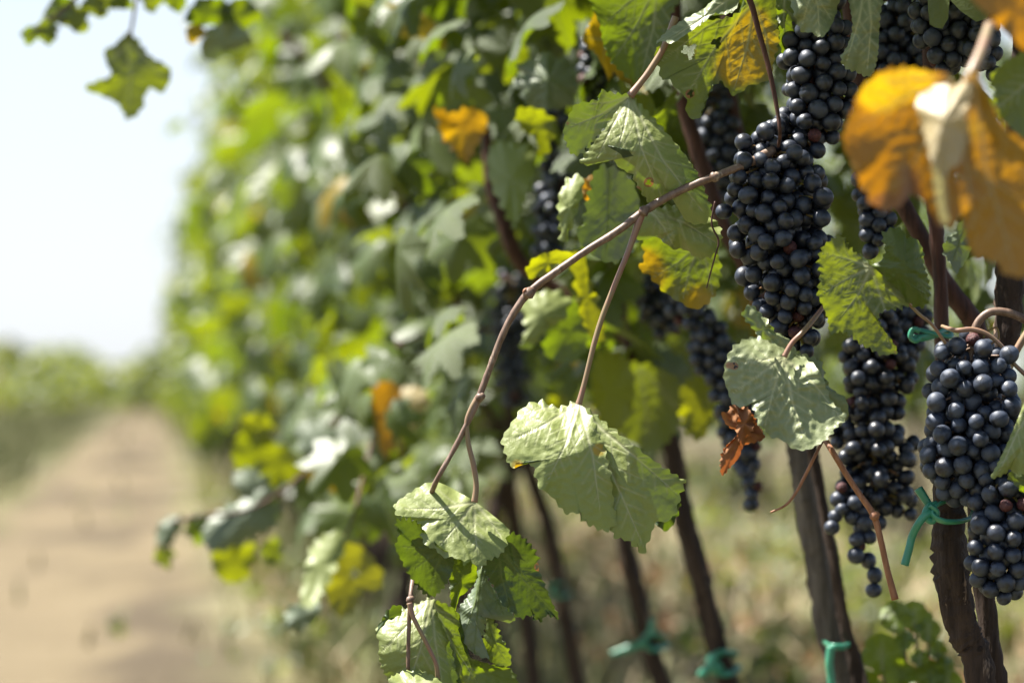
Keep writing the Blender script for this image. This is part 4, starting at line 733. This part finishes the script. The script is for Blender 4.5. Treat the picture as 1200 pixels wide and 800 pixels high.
def bunch(label, axis, dd, n, ped=None, thick=.75, r=RB, sc=1.0, group='hanging bunches of dark grapes', bloom=.7):
    """axis: (x, y, half width px) from top to bottom"""
    A = np.array(axis, float); Q = catmull(A, 8); X = np.array([at(a[0], a[1], dd) for a in Q]); Rr = Q[:, 2]*dd/FPX*sc
    t = R.integers(0, len(X), n*2); wgt = Rr[t]**1.6; t = R.choice(t, n, p=wgt/wgt.sum())
    D = R.normal(0, 1, (n, 3)); D /= np.linalg.norm(D, axis=1)[:, None]; D[:, 1] *= thick
    P = X[t]+D*(np.maximum(Rr[t]-r, r*.4)*R.random(n)**.4)[:, None]; rad = r*R.uniform(.84, 1.08, n)
    for it in range(110):
        df = P[:, None]-P[None]; ds = np.linalg.norm(df, axis=2)+1e-9; np.fill_diagonal(ds, 9)
        ov = np.maximum(0, (rad[:, None]+rad[None])*.985-ds); P = P+(df/ds[..., None]*ov[..., None]*.45).sum(1)
        da = P[:, None]-X[None]; da[..., 1] /= thick; dl = np.linalg.norm(da, axis=2); lim = np.maximum(Rr-r, r*.3)[None]
        k = np.argmin(dl-lim, axis=1); ex = dl[np.arange(n), k]-lim[0, k]
        vec = P-X[k]; P = P-vec/(np.linalg.norm(vec, axis=1)[:, None]+1e-9)*(np.clip(ex, 0, None)*.5)[:, None]
    top = X[0]; e = empty('grape_bunch', top); tag(e, label, 'grapes', group)
    # stalk: main rachis and a short pedicel to each berry
    L = [tube(X[::4]-top, np.linspace(.0022, .0010, len(X[::4])), 7)]
    for i in range(n):
        k = max(0, np.argmin(np.linalg.norm(X-P[i], axis=1))-2); a = X[k]; b = P[i]+(a-P[i])/np.linalg.norm(a-P[i]+1e-9)*rad[i]*.9
        L.append(tube([a-top, (a+b)/2-top+np.array((0, 0, .002)), b-top], (.0009, .0008, .0011), 5, sm=3))
    if ped: L.append(ptube(ped[0], dd, ped[1])); L[-1] = (L[-1][0]-top, L[-1][1], L[-1][2])
    g = joinparts(L); link('stalk', npmesh('stalk', *g), M['stem' if not ped or len(ped) < 3 else ped[2]], e)
    order = np.argsort(np.linalg.norm(P-np.array((0, 0, HC)), axis=1)); rest = []
    for q, i in enumerate(order):
        if q >= 100:
            V, F, _ = BA[i % 4]; rest.append((V*rad[i]+P[i]-top, F, {'rnd': np.full(len(V), R.random()*7)})); continue
        rs = (i*37) % 29 == 0; o = bpy.data.objects.new('grape', RM if rs else BM[i % 4]); rad[i] *= .78 if rs else 1; C.objects.link(o); o.parent = e; o.location = Vector(P[i]-top)
        o.color = (bloom, 0, 0, 1); o.rotation_euler = R.uniform(0, 6.28, 3); o.scale = Vector(R.uniform(.94, 1.05, 3))*(rad[i]/RB)
    if rest: o = link('grapes', npmesh('grapes', *joinparts(rest)), M['grape'], e); o['kind'] = 'stuff'; o.color = (bloom, 0, 0, 1)
    return e
bunch('main bunch of blue black grapes hanging at the root of the long cane', [(905, 184, 52), (908, 220, 76), (922, 262, 86), (926, 300, 76), (930, 340, 52), (936, 376, 36), (940, 402, 22)], 2.13, 225, bloom=.5)
bunch('bunch of grapes above the main bunch, under the blistered leaf tips', [(960, -15, 34), (958, 30, 42), (955, 75, 46), (962, 115, 46), (945, 150, 42), (935, 176, 30)], 2.14, 105, bloom=.6)
bunch('dusty blue bunch lit on its left, hanging from a curved stalk at the right edge', [(1130, 412, 44), (1142, 440, 62), (1146, 480, 74), (1134, 520, 66), (1130, 552, 46), (1128, 572, 22)], 2.08, 165, bloom=.9,
      ped=([(1225, 392), (1200, 374), (1180, 366), (1160, 366), (1146, 378), (1139, 400), (1138, 435)], (10, 10, 10, 10, 10, 10, 9), 'cane'))
bunch('lower matt blue bunch at the right edge in front of the thick trunk', [(1175, 560, 30), (1180, 590, 48), (1178, 630, 50), (1172, 662, 42), (1178, 686, 26)], 2.06, 84, bloom=.7)
bunch('dark shaded bunch with a loose tail of berries behind the broken dry cane', [(1020, 375, 32), (1022, 420, 48), (1026, 480, 58), (1024, 540, 60), (1028, 590, 50)], 2.38, 170, bloom=.4)
bunch('straggling tail of a few grapes below the dark shaded bunch', [(1000, 590, 14), (1012, 620, 16), (1006, 645, 16), (1020, 664, 11), (1024, 688, 8)], 2.36, 13)
bunch('few loose grapes hanging beside the grey stake', [(985, 575, 10), (983, 598, 12), (976, 614, 9)], 2.36, 5)
bunch('dusty out of focus bunch left of the crinkled pale leaf', [(800, 350, 26), (822, 385, 32), (838, 420, 30), (856, 460, 28), (866, 500, 28), (875, 535, 24), (882, 565, 16)], 2.66, 95)
bunch('blurred bluish bunch beside the dusty one, below the yellow edged leaf', [(762, 336, 18), (772, 358, 28), (780, 384, 24)], 2.78, 30)
bunch('small dark berries dangling below the dusty out of focus bunch', [(872, 556, 10), (884, 572, 12), (880, 588, 8)], 2.62, 5)
bunch('blurred hanging bunch seen to the left of the cane node', [(602, 330, 22), (600, 360, 28), (598, 395, 28), (600, 430, 28), (603, 455, 24), (604, 474, 14)], 3.4, 80)
bunch('blurred bunch of dark grapes left of the half folded leaf', [(654, 125, 18), (652, 160, 24), (656, 200, 26), (650, 240, 28), (644, 280, 22), (636, 300, 14)], 2.9, 70)
bunch('dark blurred bunch in the shade under the big dark green leaf', [(700, 50, 22), (704, 80, 30), (708, 110, 26), (700, 130, 14)], 2.75, 50)
bunch('shaded blurred bunch behind the yellow leaf and the brown arms', [(836, 110, 26), (838, 150, 34), (846, 190, 34), (842, 220, 22)], 2.62, 60)
bunch('dark bunch hanging high between the wrinkled leaf and the orange leaf', [(1050, -15, 44), (1052, 30, 52), (1052, 80, 52), (1048, 130, 44), (1040, 160, 26)], 2.30, 130)
bunch('dusty grapes near the top right corner above the golden orange leaf', [(1108, -10, 34), (1104, 20, 40), (1112, 52, 36), (1108, 76, 18)], 2.12, 55)
bunch('few grapes touching the top right orange corner leaf', [(1160, 10, 16), (1156, 34, 22), (1152, 60, 22), (1164, 84, 12)], 2.10, 16)
bunch('loose dark grapes peeking out between the main bunch and the orange leaf', [(1010, 215, 14), (1022, 240, 20), (1028, 266, 22), (1022, 290, 12)], 2.22, 20)
bunch('dark bunch half hidden behind the two lobed green leaf', [(1068, 350, 22), (1062, 380, 30), (1058, 408, 24)], 2.42, 36)
bunch('tiny blurred bunch deep in the foliage near the pale cane', [(487, 370, 12), (488, 390, 16), (490, 412, 12)], 4.1, 22)

# ------------------------------------------------------------------ stake, ties
V, F, A = bark_tube([at(918, 420, 2.58), at(931, 500, 2.58), at(943, 570, 2.58), at(956, 640, 2.58), at(974, 740, 2.58), at(996, 860, 2.58), np.array((*at(1010, 1000, 2.6)[:2], -.05))], (.0095, .0105, .0115, .012, .0125, .013, .014), 12)
e = empty('wooden_stake', (at(1010, 1000, 2.6)[0], at(1010, 1000, 2.6)[1], 0)); tag(e, 'weathered grey wooden stake standing against the slim dark vine trunk', 'stake')
link('pole', npmesh('pole', V-np.array(e.location), F, A), M['stake'], e)
V, F, A = tube([at(920-1, 421, 2.6), at(919, 414, 2.6)], (.0097, .0060), 12, sm=1); link('tip', npmesh('tip', V-np.array(e.location), F, A), M['stake'], e)
def tie(label, parts):
    L = [(nm, ptube(p_, d_, w_, seg=9, flat=fl), 'tie') for nm, p_, d_, w_, fl in parts]; return thing_from('plant_tie', label, 'plant tie', L, 'green plastic ties on the vine trunks')
tie('bright green plastic tie knotted round the thick trunk with one end hanging', [
 ('loop', [(1128, 588, .02), (1112, 586, -.005), (1098, 592, -.016), (1092, 602, -.02), (1104, 610, -.02), (1122, 611, -.014), (1138, 606, 0), (1142, 596, .02)], 2.10, (9, 10, 10, 10, 12, 12, 11, 9), .5),
 ('knot', [(1098, 590, -.003), (1088, 594, -.006), (1084, 604, -.008), (1092, 610, -.006), (1098, 600, -.008), (1090, 592, -.01)], 2.088, (8, 9, 9, 9, 8, 6), .8),
 ('tail', [(1092, 600, -.004), (1084, 604, -.006), (1076, 614, -.006), (1069, 628), (1065, 644), (1060, 662)], 2.085, (9, 10, 9.5, 9.5, 9.5, 10), .75),
 ('tail', [(1092, 596), (1084, 584), (1076, 572)], 2.088, (9, 10, 11), .7)])
tie('dark green tie knotted on the upright arm above the right hand grapes', [
 ('loop', [(1112, 386, .01), (1096, 392, -.006), (1078, 396, -.012), (1068, 394, -.012), (1070, 386, -.01), (1084, 388, -.01), (1112, 394, -.004), (1114, 388, .01)], 2.2, (8, 9, 9, 8, 7, 8, 8, 7), .5),
 ('knot', [(1078, 388), (1070, 386), (1067, 394), (1073, 399), (1080, 394)], 2.185, (7, 7, 7, 7, 6), .8)])
tie('green tie standing out against the foot of the slim trunk and grey stake', [
 ('loop', [(965, 752, .012), (975, 757, -.014), (990, 757, -.012), (1000, 752, .01)], 2.55, (7, 8, 8, 7), .5), ('tail', [(974, 757), (972, 776), (974, 796), (975, 822)], 2.52, (10, 10, 10, 9), .7)])
tie('blurred green tie bunched at the foot of the trunk left of the stake', [
 ('loop', [(862, 766, .01), (846, 764, -.012), (832, 772, -.014), (836, 786, -.014), (854, 788, -.01), (866, 780, .01)], 3.03, (10, 11, 11, 11, 11, 9), .6), ('tail', [(836, 778), (826, 786), (820, 792)], 3.0, (11, 11, 9), .7), ('knot', [(840, 770), (834, 776), (838, 784), (846, 778)], 3.0, (10, 10, 10, 8), .8)])
tie('blurred green tie with a long horizontal tail on a middle trunk', [
 ('loop', [(780, 748, .01), (768, 742, -.014), (756, 746, -.016), (756, 756, -.016), (768, 760, -.014), (782, 756, .01)], 3.4, (9, 10, 10, 10, 10, 9), .6), ('tail', [(758, 752), (745, 756), (730, 762), (716, 766)], 3.37, (9, 9, 9, 7), .6), ('tail', [(762, 746), (764, 734), (766, 724)], 3.37, (9, 8, 7), .6)])
tie('small faint green tie on the thin leaning trunk', [
 ('loop', [(664, 690, .012), (655, 684, -.012), (646, 688, -.012), (648, 696, -.012), (660, 698, -.01), (667, 693, .01)], 3.9, (7, 8, 8, 8, 8, 7), .6)])
tie('deep shaded green tie behind the crinkled pale leaf under the main grapes', [
 ('loop', [(888, 352, 0), (896, 362, -.01), (912, 368, -.01), (926, 368, 0)], 2.3, (8, 9, 9, 8), .6)])

# ------------------------------------------------------------------ low plant at the foot of the thick trunk
def low_plant():
    base = at(1075, 800, 2.62); g = np.array((base[0]+.01, base[1], -.02)); e = empty('wild_plant', (g[0], g[1], 0)); tag(e, 'low bushy green plant at the bottom right, left of the thick trunk foot', 'plant'); off = np.array(e.location)
    d = 2.62
    leaves = [(1034, 766, 34, 'under'), (1072, 722, 26, 'under'), (1050, 722, 26, 'top'), (1088, 738, 20, 'under'), (1010, 800, 26, 'top'), (1056, 790, 24, 'top'), (1090, 790, 26, 'top'), (1098, 760, 16, 'top'), (1060, 750, 16, 'top'), (1110, 800, 24, 'under'), (1028, 812, 26, 'under'), (1078, 770, 14, 'under'), (1108, 778, 14, 'top')]
    for k, (x, y, s, sd) in enumerate(leaves):
        s *= 1.25
        pts = [(x+s*.62*math.cos(t_)*(1+.16*math.sin(5*t_+k)), y+s*.55*math.sin(t_)*(1+.12*math.cos(4*t_)), -(.5+.25*(k % 4))*math.sin(t_)+.3*math.cos(t_+k)) for t_ in np.arange(11)/11*6.283]
        A = panel(pts, d+.02*math.sin(k*2.1), side=sd, dome=.5*(-1)**k, teeth=2, per=7, step=3, j=(x, y+s*.4), veins=[(x, y-s*.4)], yellow=.1)
        link('leaf', npmesh('leaf', A[0]-off, A[1], A[2]), M['fresh'], e)
        V, F, _ = tube([g, g*.6+at(x, y, d)*.4+np.array((.01*math.sin(k), 0, .02)), at(x, y+s*.3, d+.01)], (.003, .0022, .0014), 6); link('stem', npmesh('stem', V-off, F), M['stem'], e)
low_plant()
print('leaf objects', nleafobj, 'objects', len(S.objects))
